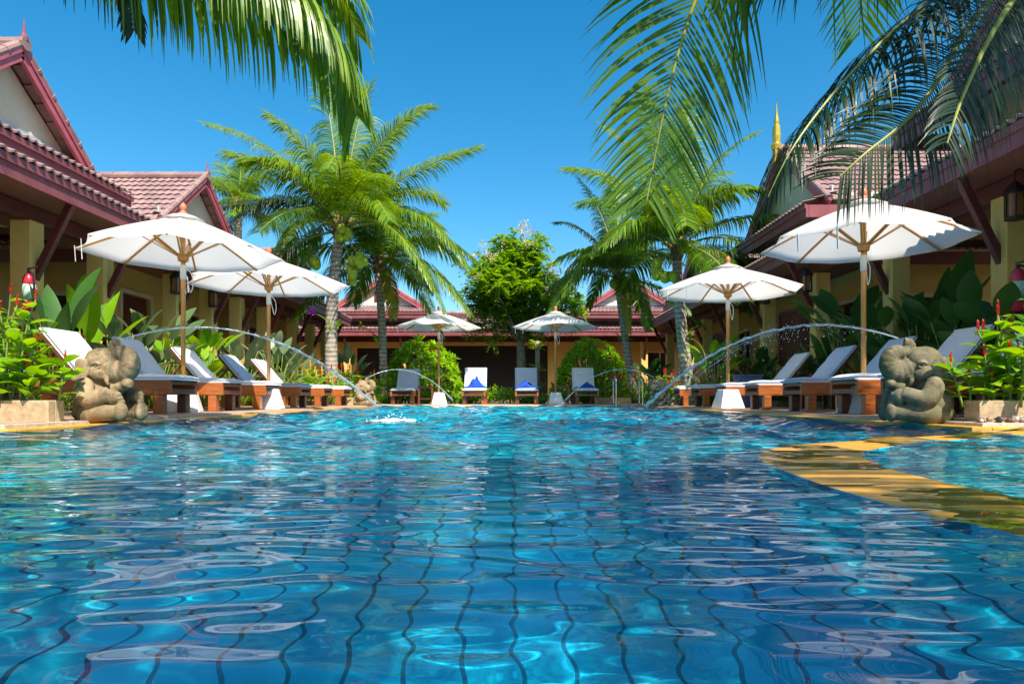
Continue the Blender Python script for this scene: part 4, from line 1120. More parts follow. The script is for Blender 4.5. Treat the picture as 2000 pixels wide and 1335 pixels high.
# second left palm
a = A(19.2)
palm('slim dark coconut palm left of the far left umbrella', (-3.62, 19.2, 0), a(738, 520), .125, .10, [
    (a(800, 415, .2), a(905, 520, .4), dict(droop=1.6)),
    (a(810, 455, -.6), a(915, 610, -1.0), dict(droop=1.6)),
    (a(790, 470, -.9), a(862, 655, -1.4), dict(droop=1.7, L=.7)),
    (a(760, 420, .8), a(850, 420, 1.5), {}),
    (a(700, 430, .3), a(640, 420, .9), {}),
    (a(710, 440, -.7), a(660, 520, -1.1), dict(droop=1.5)),
    (a(745, 400, .3), a(752, 340, .5), {}),
    (a(760, 500, -.4), a(768, 620, -.7), dict(droop=1.7, L=.5, mt=M_frond_yel)),
    (a(720, 470, .6), a(690, 590, 1.0), dict(droop=1.6)),
], bend=(.10, 0, 0), sd=3, coconuts=[(a(752, 545, -.25), 2)], L=.98, n=88, flen=2.7)
# main right palm
a = A(15.6)
palm('leaning coconut palm behind the smaller right umbrella', (4.12, 15.6, 0), a(1322, 492), .155, .105, [
    (a(1270, 300, .3), a(1180, 250, .7), {}),
    (a(1300, 300, -.3), a(1255, 180, -.6), {}),
    (a(1240, 330, -.5), a(1100, 330, -.9), dict(L=.62)),
    (a(1330, 300, .3), a(1350, 190, .6), {}),
    (a(1380, 290, .2), a(1480, 260, .4), dict(L=.66)),
    (a(1400, 330, -.4), a(1455, 380, -.9), dict(droop=1.4)),
    (a(1400, 400, -.2), a(1600, 430, -.3), dict(L=.62, droop=1.6)),
    (a(1420, 420, .6), a(1560, 540, 1.0), dict(L=.62, droop=1.6)),
    (a(1350, 430, -.8), a(1385, 560, -1.2), dict(L=.5, droop=1.6)),
    (a(1260, 380, -.9), a(1180, 480, -1.4), dict(droop=1.5)),
    (a(1230, 370, .8), a(1130, 400, 1.5), {}),
    (a(1350, 330, 1.1), a(1420, 340, 2.2), {}),
    (a(1330, 360, -1.3), a(1340, 440, -2.2), dict(droop=1.4)),
    (a(1290, 350, 1.0), a(1240, 320, 2.0), {}),
], bend=(-.14, 0, .1), sd=4, coconuts=[(a(1278, 520, -.2), 5), (a(1305, 525, -.3), 3)], L=.95, n=88, flen=2.7, extra=10)
# second right palm
a = A(18.8)
palm('slim leaning coconut palm behind the pool ladder, one frond yellow', (3.42, 18.8, 0), a(1206, 545), .115, .09, [
    (a(1150, 425, .3), a(1082, 436, .8), dict(L=.5, mt=M_frond_dark)),
    (a(1150, 455, -.5), a(1075, 610, -.9), dict(droop=1.6)),
    (a(1160, 445, -.8), a(1100, 570, -1.2), dict(droop=1.6)),
    (a(1190, 420, .3), a(1130, 350, .7), dict(mt=M_frond_dark)),
    (a(1210, 430, .2), a(1200, 360, .5), {}),
    (a(1240, 450, .3), a(1290, 430, .8), {}),
    (a(1245, 500, -.4), a(1268, 640, -.7), dict(droop=1.6, L=.55)),
    (a(1222, 520, -.6), a(1228, 650, -.8), dict(droop=1.8, L=.32, mt=M_frond_yel)),
    (a(1180, 500, .5), a(1150, 600, .9), dict(droop=1.6, L=.6)),
    (a(1190, 450, -1.1), a(1150, 500, -1.9), dict(droop=1.5)),
], bend=(-.05, 0, 0), sd=5, coconuts=[(a(1197, 556, -.2), 3), (a(1237, 565, -.2), 2)], L=.92, n=84, flen=2.4, extra=9)
# distant palm behind the left bungalows
a = A(25.0)
palm('distant sunlit coconut palm rising behind the left roofs', (a(465, 400).x, 25.0, 0), a(465, 405), .16, .13, [
    (a(440, 350), a(415, 365), {}), (a(455, 345, .5), a(435, 320, 1), {}), (a(470, 335), a(472, 315), {}), (a(485, 345, .4), a(520, 330, .8), {}),
    (a(490, 370, -.4), a(530, 400, -.8), {}), (a(430, 380, -.4), a(405, 425, -.8), dict(droop=1.5)), (a(500, 395, .6), a(515, 430, 1), dict(droop=1.5)), (a(465, 370, -1), a(455, 420, -1.8), dict(droop=1.5)),
], sd=6, L=1.0, n=60, extra=5, flen=2.6)

# near palms whose crowns hang into the picture from above
def near_palm(label, base, crown, bend, fronds, sd, mt, r0=.15, r1=.12, L=.9, n=84):
    base, crown = Vector(base), Vector(crown)
    t = thing('coconut_palm', label, 'palm tree', tuple(base), 0, 'coconut palms around the pool')
    ax = bez(base, (base+crown)/2+Vector(bend), crown, 24)
    m = MB(); m.tube([p-base for p in ax], [r0*(1-i/24)+r1*i/24 for i in range(25)], 14); m.build('trunk', M_trunk, t, smooth=True)
    for i, (pts, kw) in enumerate(fronds):
        k = dict(L=L, n=n, mt=mt, w=.034, seg=7, r0=.028); k.update(kw)
        frond(t, base, smooth_line([crown+(Vector(pts[0])-crown).normalized()*r1*.7] + [Vector(p) for p in pts], 6), sd=sd*50+i, **k)
    return t
P5 = lambda px, py, Y=5.0: at(px, py, Y)
near_palm('near coconut palm whose bright fronds hang into the top left of the picture', (-4.6, 3.1, 0.03), (-3.5, 4.0, 4.6), (-.3, -.2, .3), [
    ([P5(150,-290,4.3), P5(300,-190,4.5), P5(450,-100,4.7), P5(565,-20,4.8), P5(640,70,4.9), P5(682,165,5.0), P5(696,225,5.05)], dict(L=1.12, droop=2.7, lift=.05, n=180, w=.030)),
    ([P5(250,-330,4.5), P5(420,-200,4.8), P5(560,-110,5.0), P5(655,-30,5.2), P5(700,70,5.3)], dict(L=.95, droop=2.2, lift=.1, n=130, w=.030)),
    ([P5(60,-260,4.6), P5(230,-150,5.0), P5(380,-75,5.2), P5(500,-10,5.4), P5(585,75,5.5)], dict(L=.85, droop=2.4, lift=.05, n=120, w=.03, mt=M_frond_dark2)),
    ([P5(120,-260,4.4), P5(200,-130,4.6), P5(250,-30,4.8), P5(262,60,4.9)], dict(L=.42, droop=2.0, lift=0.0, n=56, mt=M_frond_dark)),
    ([(-4.2,4.6,5.2), (-5.0,5.3,5.3), (-5.7,5.9,4.9)], {}),
    ([(-4.3,3.4,5.1), (-5.2,2.7,5.0), (-5.9,2.2,4.3)], {}),
    ([(-3.2,3.2,5.2), (-2.9,2.3,5.2), (-2.6,1.4,4.6)], {}),
    ([(-2.9,3.4,5.2), (-2.0,2.9,5.2), (-1.2,2.5,4.7)], {}),
], 11, M_frond)
near_palm('near coconut palm whose green fronds hang into the top of the picture right of centre', (4.3, 1.2, 0.03), (2.7, 3.1, 5.0), (.4, -.3, .4), [
    ([P5(1640,-330,4.0), P5(1480,-200,4.6), P5(1385,-60,4.9), P5(1335,70,5.0), P5(1303,190,5.05), P5(1282,290,5.1), P5(1262,400,5.1)], dict(L=1.22, droop=.55, lift=.12, n=112, start=.18, upv=(.1,-1,.25), w=.025, mt=M_frond_mid)),
    ([P5(1760,-330,4.2), P5(1715,-190,4.9), P5(1690,-60,5.2), P5(1678,70,5.4)], dict(L=.95, droop=.5, lift=.1, n=62, upv=(0,-1,.3), w=.026)),
    ([P5(1720,-270,4.3), P5(1600,-150,4.8), P5(1500,-80,5.0), P5(1410,-35,5.2)], dict(L=1.1, droop=2.0, n=100, w=.026, mt=M_frond_dark2)),
    ([(3.2,2.6,5.6), (3.8,2.1,5.7), (4.5,1.5,5.2)], {}),
    ([(3.3,3.0,5.5), (4.2,2.8,5.6), (5.0,2.7,5.0)], {}),
], 12, M_frond)
P6 = lambda px, py, Y=6.0: at(px, py, Y-1.3)
near_palm('near coconut palm whose fronds, coloured dark as shade, sweep in at the top right corner', (4.5, 4.93, 0.12), (3.78, 4.68, 3.52), (.25, 0, .2), [
    ([P6(1960,-90,5.9), P6(1860,-30,5.9), P6(1770,40,5.8), P6(1690,115,5.7), P6(1610,205,5.6), P6(1545,295,5.5), P6(1500,385,5.5)], dict(L=.84, droop=1.9, lift=.1, n=112, start=.1, w=.018)),
    ([P6(1950,-20,5.9), P6(1880,70,5.7), P6(1830,160,5.5), P6(1770,235,5.4), P6(1690,300,5.3), P6(1640,345,5.3)], dict(L=.86, droop=1.0, lift=.1, n=112, upv=(.3,-1,.2), w=.018)),
    ([P6(1990,-20,5.6), P6(1930,80,5.3), P6(1880,190,5.1), P6(1850,280,5.0)], dict(L=.62, droop=1.0, lift=.1, n=70, upv=(.2,-1,.2), w=.018)),
    ([(4.1,4.3,3.9), (4.5,3.9,3.9), (4.9,3.5,3.5)], {}),
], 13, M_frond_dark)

near_palm('added unseen coconut palm behind the viewer, put there to shade the near water', (2.9, -4.9, 0.03), (2.2, -3.0, 5.2), (.2, -.3, .3), [  # added out of view, only to cast shade on the near water
    ([(2.2+math.cos(a_)*.9, -3.0+math.sin(a_)*.9, 5.7), (2.2+math.cos(a_)*1.9, -3.0+math.sin(a_)*1.9, 5.6), (2.2+math.cos(a_)*2.8, -3.0+math.sin(a_)*2.8, 4.9)], dict(n=64, w=.05)) for a_ in [.3+i*2*PI/9 for i in range(9)]], 14, M_frond, L=.95)
# ------------------------------------------------------------------ other plants
G_bright = [(0.0, (0.07, 0.21, 0.008)), (0.5, (0.17, 0.38, 0.012)), (0.85, (0.30, 0.50, 0.02)), (1.0, (0.46, 0.54, 0.03))]
M_leaf = leafmat('bright_leaf', G_bright, .42, .35)
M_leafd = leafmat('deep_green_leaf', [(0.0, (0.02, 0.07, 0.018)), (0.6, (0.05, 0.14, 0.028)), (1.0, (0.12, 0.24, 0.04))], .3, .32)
M_silver = leafmat('silvery_green_leaf', [(0.0, (0.05, 0.11, 0.04)), (0.5, (0.13, 0.20, 0.08)), (0.85, (0.30, 0.36, 0.20)), (1.0, (0.22, 0.32, 0.05))], .3, .35)
M_stem = mat('green_stem', (0.25, 0.30, 0.04), (0.13, 0.20, 0.03), 6, .5)
M_woodstem = mat('grey_bark', (0.34, 0.29, 0.23), (0.20, 0.17, 0.13), 8, .9, .6, 40)
M_redfl = leafmat('scarlet_bract', [(0, (.45,.015,.01)), (.6, (.65,.03,.015)), (1, (.75,.12,.02))], .15, .45)
M_orfl = leafmat('orange_petal', [(0, (.70,.16,.015)), (1, (.80,.30,.03))], .2, .5)
M_yelfl = leafmat('yellow_petal', [(0, (.75,.45,.02)), (1, (.85,.60,.10))], .25, .5)
M_purfl = leafmat('purple_petal', [(0, (.35,.03,.40)), (1, (.50,.06,.55))], .2, .5)

def blade(m, p, d, L, W, up=None, bend=.6, seg=6, fold=.18, mi=0, rg=rnd, peak=.45):
    """One leaf with a folded midrib, starting at p in direction d."""
    d = Vector(d).normalized(); p = Vector(p); b0 = len(m.v)
    side = d.cross(Vector((0,0,1)))
    if side.length < .05: side = Vector((1,0,0))
    side.normalize()
    tw = rg.uniform(-.5,.5); nrm = side.cross(d).normalized(); side = (side*math.cos(tw)+nrm*math.sin(tw))
    st = L/seg
    for k in range(seg+1):
        f = k/seg
        wd = W*.5*max(.02, math.sin(PI*min(1, f**(math.log(.5)/math.log(peak))*1.0))**.8) if 0 < f < 1 else W*.02
        nrm = side.cross(d).normalized()
        m.v.append(tuple(p - side*wd + nrm*wd*fold)); m.v.append(tuple(p)); m.v.append(tuple(p + side*wd + nrm*wd*fold))
        if k:
            a = b0+3*(k-1)
            m.f.append((a, a+1, a+4, a+3)); m.mi.append(mi); m.f.append((a+1, a+2, a+5, a+4)); m.mi.append(mi)
        p = p + d*st
        d = (d + Vector((0,0,-1))*bend*st/L*(.4+1.2*f)).normalized()

def big_leaf_plant(loc, label, n=12, h=1.0, L=.55, W=.24, mt=None, sd=1, spread=.55, group=None, name='broadleaf_plant', cat='plant', lean=.8):
    rg = random.Random(sd); t = thing(name, label, cat, loc, 0, group)
    m = MB(); s = MB()
    for k in range(n):
        a = k*2.4+rg.uniform(-.4,.4); f = (k+.5)/n; ln = h*(.45+.6*rg.random())
        out = spread*(.35+.75*rg.random())
        tip = Vector((math.cos(a)*out*h*.6, math.sin(a)*out*h*.6, ln))
        b0 = Vector((math.cos(a)*.05, math.sin(a)*.05, 0))
        mid = (b0+tip)/2+Vector((0,0,.12*h))
        q = bez(b0, mid, tip, 5); s.tube(q, [.014,.013,.012,.010,.009,.007], 5)
        d = (q[-1]-q[-2]).normalized()*.8 + Vector((math.cos(a), math.sin(a), rg.uniform(.1,.9)))*lean*.6
        blade(m, tip, d, L*rg.uniform(.75,1.2), W*rg.uniform(.8,1.2), bend=rg.uniform(.4,1.1), rg=rg, seg=8)
    m.build('foliage', mt or M_silver, t, smooth=True); s.build('stem', M_stem, t, smooth=True)
    return t
GP = 'broad leaved plants behind the loungers'
k = 0
def spot(px, Y, lim=True):
    X = (px-1000)*Y/F; mn = 5.45 if X < 0 else 5.25
    if lim and Y < 14.0 and abs(X) < mn: Y *= mn/abs(X); X = mn*(1 if X > 0 else -1)
    return (X, Y, 0.03)
specs = [
    (235, 9.4, 1.05, 'silvery broad leaved plant left of the near left umbrella pole', M_silver, 15),
    (300, 9.9, 1.15, 'tallest silvery broad leaved plant beside the near left umbrella pole', M_silver, 16),
    (215, 8.7, .70, 'low silvery broad leaved plant behind the sunlit elephant', M_silver, 12),
    (395, 11.6, 1.0, 'green broad leaved plant between the two left umbrella poles', M_leaf, 13),
    (345, 10.6, .8, 'bright broad leaved plant directly right of the near left umbrella pole', M_leaf, 12),
    (470, 13.0, 1.05, 'silvery broad leaved plant left of the second left umbrella pole', M_silver, 14),
    (540, 14.2, 1.15, 'silvery broad leaved plant right of the second left umbrella pole', M_silver, 14),
    (575, 15.5, 1.0, 'silvery broad leaved plant just left of the tall main palm trunk', M_silver, 12),
    (685, 18.4, 1.15, 'pale broad leaved plant just right of the tall main palm trunk', M_silver, 10),
    (1655, 9.5, 1.35, 'tall deep green broad leaved plant left of the large right umbrella pole', M_leafd, 16),
    (1725, 9.2, 1.15, 'deep green broad leaved plant right of the large right umbrella pole', M_leafd, 15),
    (1610, 10.3, .75, 'low deep green broad leaved plant below the lattice screen corner', M_leafd, 12),
    (1800, 8.2, 1.0, 'deep green broad leaved plant behind the shaded elephant', M_leafd, 14),
    (1880, 7.9, 1.1, 'deep green broad leaved plant before the right side window', M_leafd, 14),
    (1950, 7.4, 1.0, 'deep green broad leaved plant behind the right red ginger', M_leafd, 13),
    (1395, 14.6, 1.15, 'green broad leaved plant beside the leaning right palm trunk', M_leaf, 10),
    (1480, 12.8, .8, 'dark broad leaved plant behind the slate blue bin', M_leafd, 10),
    (1265, 20.5, 1.0, 'dark broad leaved plant in shade behind the pool ladder', M_leafd, 10),
]
for i, (px, Y, h, lb, mt_, n_) in enumerate(specs):
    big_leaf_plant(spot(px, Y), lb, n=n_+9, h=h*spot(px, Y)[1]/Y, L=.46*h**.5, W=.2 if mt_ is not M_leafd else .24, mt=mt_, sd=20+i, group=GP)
GB2 = 'banana plants by the columns'
big_leaf_plant((-5.5, 8.2, .03), 'tall banana plant beside the near left fire extinguisher', 6, 1.25, .75, .24, M_leafd, 61, .3, GB2, 'banana_plant', 'banana plant', .35)
big_leaf_plant((-5.75, 9.2, .03), 'tall banana plant between the two nearest left columns', 7, 1.35, .8, .24, M_leaf, 62, .3, GB2, 'banana_plant', 'banana plant', .35)
big_leaf_plant((5.6, 8.9, .15), 'tall banana plant in front of the right side wall', 8, 1.1, .9, .32, M_leafd, 63, .3, GB2, 'banana_plant', 'banana plant', .35)
# leafy shrubs in the beds
def leafy_shrub(loc, label, n=240, r=(.4,.4,.35), mt=None, L=.13, W=.045, sd=1, group=None, name='leafy_shrub', cat='shrub', flowers=0, fmat=None, zc=None):
    rg = random.Random(sd); t = thing(name, label, cat, loc, 0, group); m = MB(); s = MB()
    zc = zc if zc is not None else r[2]*.9
    for k in range(9):
        a = rg.random()*6.28; e = Vector((math.cos(a)*r[0]*.7, math.sin(a)*r[1]*.7, zc+r[2]*rg.uniform(-.1,.7))); s.tube([(0,0,0), e*.5+Vector((0,0,.08)), e], [.016,.011,.006], 5)
    s.build('stem', M_woodstem, t)
    for k in range(n):
        u = Vector((rg.gauss(0,1), rg.gauss(0,1), rg.gauss(.15,1))).normalized(); rr = rg.random()**.35
        p = Vector((u.x*r[0]*rr, u.y*r[1]*rr, zc+u.z*r[2]*rr)); 
        if p.z < .02: p.z = rg.uniform(.02,.2)
        d = u+Vector((rg.gauss(0,.5), rg.gauss(0,.5), rg.gauss(.35,.4)))
        blade(m, p, d, L*rg.uniform(.7,1.3), W*rg.uniform(.8,1.2), bend=.6, seg=3, rg=rg)
    m.build('foliage', mt or M_leaf, t)
    for k in range(flowers):
        a = rg.random()*6.28; f = MB(); c = Vector((math.cos(a)*r[0]*rg.uniform(.2,.9), math.sin(a)*r[1]*rg.uniform(.2,.9), zc+r[2]*rg.uniform(.6,1.15)))
        for q in range(5): blade(f, c, (math.cos(q*1.256), math.sin(q*1.256), .5), .06, .04, bend=.5, seg=3, rg=rg)
        f.build('flower', fmat or M_yelfl, t)
    return t
# rosette-topped frangipani domes
def rosette_bush(loc, label, R0, Hh, n=150, sd=1):
    rg = random.Random(sd); t = thing('frangipani_bush', label, 'bush', loc, 0, 'round frangipani bushes'); m = MB(); s = MB()
    for k in range(n):
        z = (k+.5)/n; a = k*2.39996; ph = math.acos(1-z*1.0)
        bl = .92+.1*math.sin(3*a+ph*2)+rg.uniform(-.08,.08)
        u = Vector((math.sin(ph)*math.cos(a), math.sin(ph)*math.sin(a), math.cos(ph)))
        c = Vector((u.x*R0*bl, u.y*R0*bl, .25+u.z*(Hh-.25)*bl))
        for q in range(13):
            a2 = q*2.4; e = rg.uniform(.1,1.1)
            t1 = u.cross(Vector((.3,.2,1))).normalized(); t2 = u.cross(t1)
            d = u*e + t1*math.cos(a2) + t2*math.sin(a2) + Vector((0,0,.25))
            blade(m, c, d, rg.uniform(.17,.27), .068, bend=.7, seg=4, rg=rg)
        if k % 3 == 0: s.tube([(u.x*.1, u.y*.1, 0), c*.55+Vector((0,0,.1)), c], [.035,.025,.015], 5)
    m.build('foliage', M_leafb, t, smooth=True); s.build('stem', M_woodstem, t)
M_leafb = leafmat('light_frangipani_leaf', [(0.0, (0.09, 0.26, 0.012)), (0.5, (0.21, 0.46, 0.02)), (1.0, (0.48, 0.62, 0.05))], .45, .35)
rosette_bush(((822-1000)*20.5/F, 20.5, .02), 'round frangipani bush behind the far left umbrella', 1.2, 1.84, 190, 1)
rosette_bush(((1152-1000)*20.5/F, 20.5, .02), 'round frangipani bush behind the far right umbrella', 1.12, 1.82, 175, 2)

# red ginger and canna clumps
def ginger(loc, label, n=8, h=.7, sd=1, L=.15, W=.055, mt=None, fl=M_redfl, group=None, name='red_ginger', cat='flowering plant', fsize=.07, lean=.25, rr=.25, dense=11):
    rg = random.Random(sd); t = thing(name, label, cat, loc, 0, group); m = MB(); s = MB()
    for k in range(n):
        a = rg.random()*6.28; b0 = Vector((math.cos(a)*rr*rg.random(), math.sin(a)*rr*rg.random()*.6, 0)); hh = h*rg.uniform(.55,1.1)
        tip = b0+Vector((math.cos(a)*lean*hh*rg.random(), math.sin(a)*lean*hh*rg.random(), hh)); q = bez(b0, (b0+tip)/2+Vector((rg.gauss(0,.05),rg.gauss(0,.05),.05)), tip, 8)
        s.tube(q, [.009-.0005*i for i in range(9)], 6)
        nl = dense
        for i in range(nl):
            f = .18+.8*(i+.3)/nl; p = q[0].lerp(q[-1], f) if False else q[min(8, int(f*8))].lerp(q[min(8, int(f*8)+1)], f*8-int(f*8))
            a2 = i*2.2+a; d = Vector((math.cos(a2), math.sin(a2), rg.uniform(.1,.8)))
            blade(m, p, d, L*rg.uniform(.7,1.25), W*rg.uniform(.8,1.2), bend=rg.uniform(.5,1.3), seg=5, rg=rg)
        if rg.random() < .8:
            f_ = MB(); c = q[-1]
            for i in range(12):
                z = fsize*i/12; a2 = i*2.4
                blade(f_, c+Vector((0,0,z)), (math.cos(a2)*.55, math.sin(a2)*.55, 1), fsize*.42, fsize*.30*(1-i/18), bend=-.2, seg=3, rg=rg, fold=.5)
            f_.build('flower', fl, t)
    m.build('foliage', mt or M_leaf, t, smooth=True); s.build('stem', M_stem, t, smooth=True)
    return t
GG = 'red ginger plants in the near planters'
nearg = [(-3.78, 4.99, .72, 12, 'tallest red ginger clump at the left frame edge, its flowers highest'), (-3.52, 4.99, .36, 7, 'short red ginger clump at the right end of the near left planter'), (-4.1, 5.0, .8, 10, 'red ginger clump at the outer end of the near left planter'),
         (3.66, 5.0, .72, 12, 'red ginger clump with one tall spike in the near right planter'), (3.52, 5.0, .36, 7, 'short red ginger clump beside the shaded elephant in the right planter'), (3.95, 5.0, .78, 12, 'red ginger clump at the right frame edge')]
for i, (x, y, h, n_, lb) in enumerate(nearg): ginger((x, y, .15), lb, n_, h, 40+i, group=GG, L=.17, W=.078, mt=M_leaf, dense=9)
GC = 'flowering cannas in the beds'
fl = [M_yelfl, M_orfl, M_redfl]
names_c = ['yellow', 'orange', 'red']
cann = [(600, 14.6, 0, 'behind the fifth left lounger'), (618, 15.2, 1, 'left of the tall main palm trunk'), (640, 16.0, 2, 'at the foot of the tall main palm trunk'), (672, 16.9, 1, 'right of the tall main palm trunk'), (690, 17.4, 2, 'behind the small far left elephant'),
        (715, 18.2, 1, 'left of the slim dark palm trunk'), (565, 13.6, 1, 'behind the white lounger at the second left umbrella'), (1185, 18.3, 1, 'left of the pool ladder'), (1205, 18.4, 2, 'directly behind the pool ladder'), (1250, 18.2, 2, 'right of the slim leaning palm trunk'),
        (1305, 16.6, 2, 'beside the small far right elephant'), (1330, 16.4, 2, 'left of the leaning right palm trunk'), (1370, 15.4, 2, 'right of the leaning right palm trunk'), (1395, 14.8, 2, 'behind the flat white right lounger'), (1425, 14.2, 2, 'at the pole of the smaller right umbrella')]
for i, (px, Y, c, lb) in enumerate(cann):
    ginger(spot(px, Y), f'{names_c[c]} flowering canna clump {lb}', 9, .78 if px < 1000 else .7, 70+i, L=.30 if px < 800 else .2, W=.07, fl=fl[c], group=GC, name='canna', cat='flowering plant', fsize=.13, rr=.4, dense=8)
GS = 'leafy shrubs in the beds'
shr = [(55, 6.3, 'leafy shrub behind the near left planter', M_leaf, .5), (130, 7.2+1.6, 'leafy shrub below the left railing', M_leaf, .5), (215, 10.5, 'dark leafy shrub behind the sunlit elephant', M_leafd, .45), (395, 12.6, 'bright leafy shrub behind the third left lounger', M_leaf, .5), (460, 14.0, 'bright leafy shrub behind the fourth left lounger', M_leaf, .45),
       (520, 15.0, 'bright leafy shrub behind the fifth left lounger', M_leaf, .45), (760, 18.9, 'bright leafy shrub at the slim dark palm foot', M_leaf, .5), (1500, 13.0, 'dark leafy shrub right of the slate blue bin', M_leafd, .45), (1560, 11.2, 'dark leafy shrub below the lattice screen', M_leafd, .5), (1640, 9.2, 'dark red flowered shrub left of the large right umbrella pole', M_leafd, .5), (1930, 6.4, 'dark leafy shrub behind the near right planter', M_leafd, .45)]
for i, (px, Y, lb, mt_, r_) in enumerate(shr): leafy_shrub(spot(px, Y), lb, 300, (r_*spot(px, Y)[1]/Y, r_*.7, r_*.85*spot(px, Y)[1]/Y), mt_, .14, .045, 90+i, GS, flowers=4 if 'flowered' in lb else 0, fmat=M_redfl)
# ground cover in the beds
def cover(name, x0, x1, y0, y1, n, h, mt, sd, label):
    rg = random.Random(sd); m = MB()
    for k in range(n):
        x, y = rg.uniform(x0, x1), rg.uniform(y0, y1); hh = h*(.55+.45*math.sin(x*3.1+sd)*math.sin(y*2.3+sd))*rg.uniform(.5,1.1)
        z = .03+hh*rg.random()**.7; a = rg.random()*6.28
        blade(m, (x, y, z), (math.cos(a), math.sin(a), rg.uniform(.3,1.6)), rg.uniform(.07,.16), .045, bend=.8, seg=3, rg=rg)
    tag(m.build(name, mt), label, 'ground cover', kind='stuff')
cover('ground_cover', -6.4, -5.45, 6.5, 16.0, 3600, .42, M_leaf, 3, 'low leafy ground cover along the left bed')
cover('ground_cover', -5.5, -3.55, 17.25, 18.8, 3000, .55, M_leaf, 4, 'low leafy ground cover at the far left corner')
cover('ground_cover', 5.2, 6.0, 6.0, 16.0, 2600, .42, M_leafd, 5, 'low dark ground cover along the right bed')
cover('ground_cover', -3.6, 5.4, 18.6, 19.3, 5200, .55, M_leaf, 6, 'low leafy ground cover behind the far loungers')
cover('ground_cover', 3.7, 5.3, 16.4, 17.6, 2400, .42, M_leaf, 8, 'low leafy ground cover at the far right corner')
# central tree
def crown_tree(loc, label, sd=1):
    rg = random.Random(sd); t = thing('leafy_tree', label, 'tree', loc, 0); S = MB()
    top = Vector((0, 0, 2.0)); S.tube(smooth_line([(0,0,0), (.03,0,1.1), (0.02,0,1.8), top]), [.16-.04*i/24 for i in range(25)], 12)
    S.build('trunk', M_woodstem, t, smooth=True)
    br = MB(); m = MB(); f = MB(); tips = []
    for k in range(125):
        u = Vector((rg.gauss(0,1), rg.gauss(0,1), rg.gauss(.15,1))).normalized()*(rg.random()**.4)
        bl = 1+.16*math.sin(3*u.x+2*u.z*3+1)
        e = Vector((u.x*1.8*bl-.15, u.y*1.4*bl, 3.45+u.z*(1.8 if u.z > 0 else 1.7)*bl))
        tips.append(e)
        if k % 4 == 0:
            mid = top.lerp(e, .5)+Vector((0,0,.15)); br.tube(bez(top, mid, e, 7), [.06-.007*i for i in range(8)], 6)
    br.build('branch', M_woodstem, t, smooth=True)
    for e in tips:
        for c in range(4):
            cc = e+Vector((rg.gauss(0,.2), rg.gauss(0,.2), rg.gauss(.0,.18)))
            for q in range(9):
                u = Vector((rg.gauss(0,1), rg.gauss(0,1), rg.gauss(.3,.8))).normalized()
                # a feather leaf: small leaflets along a drooping stalk
                st = cc+u*.06
                for g in range(7):
                    p = st+u*.045*g+Vector((0,0,-.004*g*g))
                    for sg in (-1,1):
                        sd_ = u.cross(Vector((0,0,1))).normalized()*sg
                        blade(m, p, sd_+u*.5+Vector((0,0,rg.uniform(-.2,.3))), .12, .062, bend=.5, seg=2, rg=rg)
        if rg.random() < .8 and (e.z > 3.6 or e.y < -.5):
            c = e+Vector((rg.gauss(0,.35), rg.gauss(-.25,.35), rg.uniform(.1,.5)))
            for q in range(26):
                u = Vector((rg.gauss(0,1), rg.gauss(0,1), rg.gauss(.5,1))).normalized(); blade(f, c+u*rg.uniform(.02,.16), u, .09, .055, bend=.2, seg=2, rg=rg)
    m.build('crown', M_leafm, t); f.build('blossom', M_creamfl, t)
M_leafm = leafmat('mid_green_leaf', [(0.0, (0.06, 0.16, 0.02)), (0.5, (0.15, 0.32, 0.03)), (0.9, (0.27, 0.44, 0.04)), (1.0, (0.40, 0.5, 0.06))], .5, .45)
M_creamfl = leafmat('cream_blossom', [(0, (.60,.48,.22)), (1, (.75,.66,.40))], .3, .6)
crown_tree(((1016-1000)*22.0/F, 22.0, .02), 'leafy tree with cream blossoms in the centre, before the dark open front', 5)
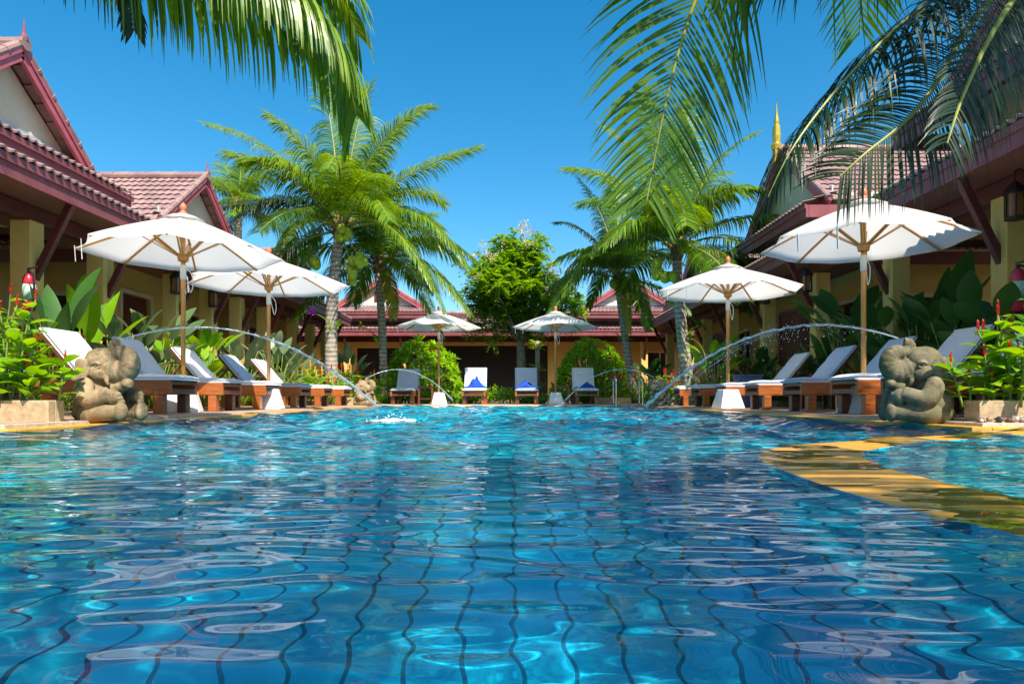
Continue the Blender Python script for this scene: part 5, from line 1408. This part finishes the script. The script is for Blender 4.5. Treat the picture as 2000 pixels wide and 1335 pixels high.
# climbing plant on a post beside the tree; epiphytes on trunks
def epiphyte(loc, label, n=14, L=.22, W=.05, mt=None, flower=None, sd=1):
    rg = random.Random(sd); t = thing('epiphyte', label, 'orchid', loc, 0); m = MB()
    for k in range(n):
        a = rg.uniform(0, 6.28); blade(m, (math.cos(a)*.06, math.sin(a)*.06, rg.uniform(-.1,.1)), (math.cos(a), math.sin(a), rg.uniform(-.1,1.0)), L*rg.uniform(.6,1.3), W, bend=.8, seg=4, rg=rg)
    m.build('foliage', mt or M_leaf, t)
    if flower:
        s = MB(); e = Vector((-.55, -.1, .38)); s.tube(bez((0,0,0), (-.2,-.05,.32), e, 8), .008, 5); s.build('stem', M_stem, t)
        for q0 in (e, e+Vector((.12,0,-.03)), e+Vector((.03,.03,.09))):
            f = MB()
            for q in range(6): blade(f, q0, (math.cos(q*1.05), math.sin(q*1.05)*.5, math.sin(q*1.05)), .09, .055, bend=.2, seg=3, rg=rg)
            f.build('flower', flower, t)
epiphyte(at(650, 640, 16.8), 'orchid with a purple flower on the tall main palm trunk', 14, .25, .05, M_leaf, M_purfl, 3)
epiphyte(at(1338, 655, 15.4), 'small bromeliad tuft on the leaning right palm trunk', 18, .24, .05, M_leaf, None, 4)
epiphyte(at(1345, 700, 15.45), 'yellowish bromeliad tuft low on the leaning right palm trunk', 14, .2, .04, M_leaf, None, 5)
epiphyte(at(742, 665, 19.05), 'bromeliad tuft on the slim dark palm trunk', 14, .26, .05, M_leaf, M_yelfl, 6)
epiphyte(at(1216, 660, 18.7), 'yellowish bromeliad tuft on the slim leaning palm trunk', 14, .24, .05, M_leaf, None, 7)
t = thing('climber_post', 'post wrapped in green climbing fern beside the central tree trunk', 'plant', ((1050-1000)*20.6/F, 20.6, .02))
m = MB(); m.tube([(0,0,0), (0,0,1.9)], .075, 10); m.build('post', M_woodstem, t, smooth=True)
m = MB()
for z in (.55, 1.05, 1.75):
    for q in range(26):
        a = q*2.4; blade(m, (math.cos(a)*.07, math.sin(a)*.07, z+rnd.uniform(-.1,.1)), (math.cos(a), math.sin(a), rnd.uniform(0,1)), rnd.uniform(.15,.32), .05, bend=1.1, seg=4)
m.build('foliage', M_leaf, t)
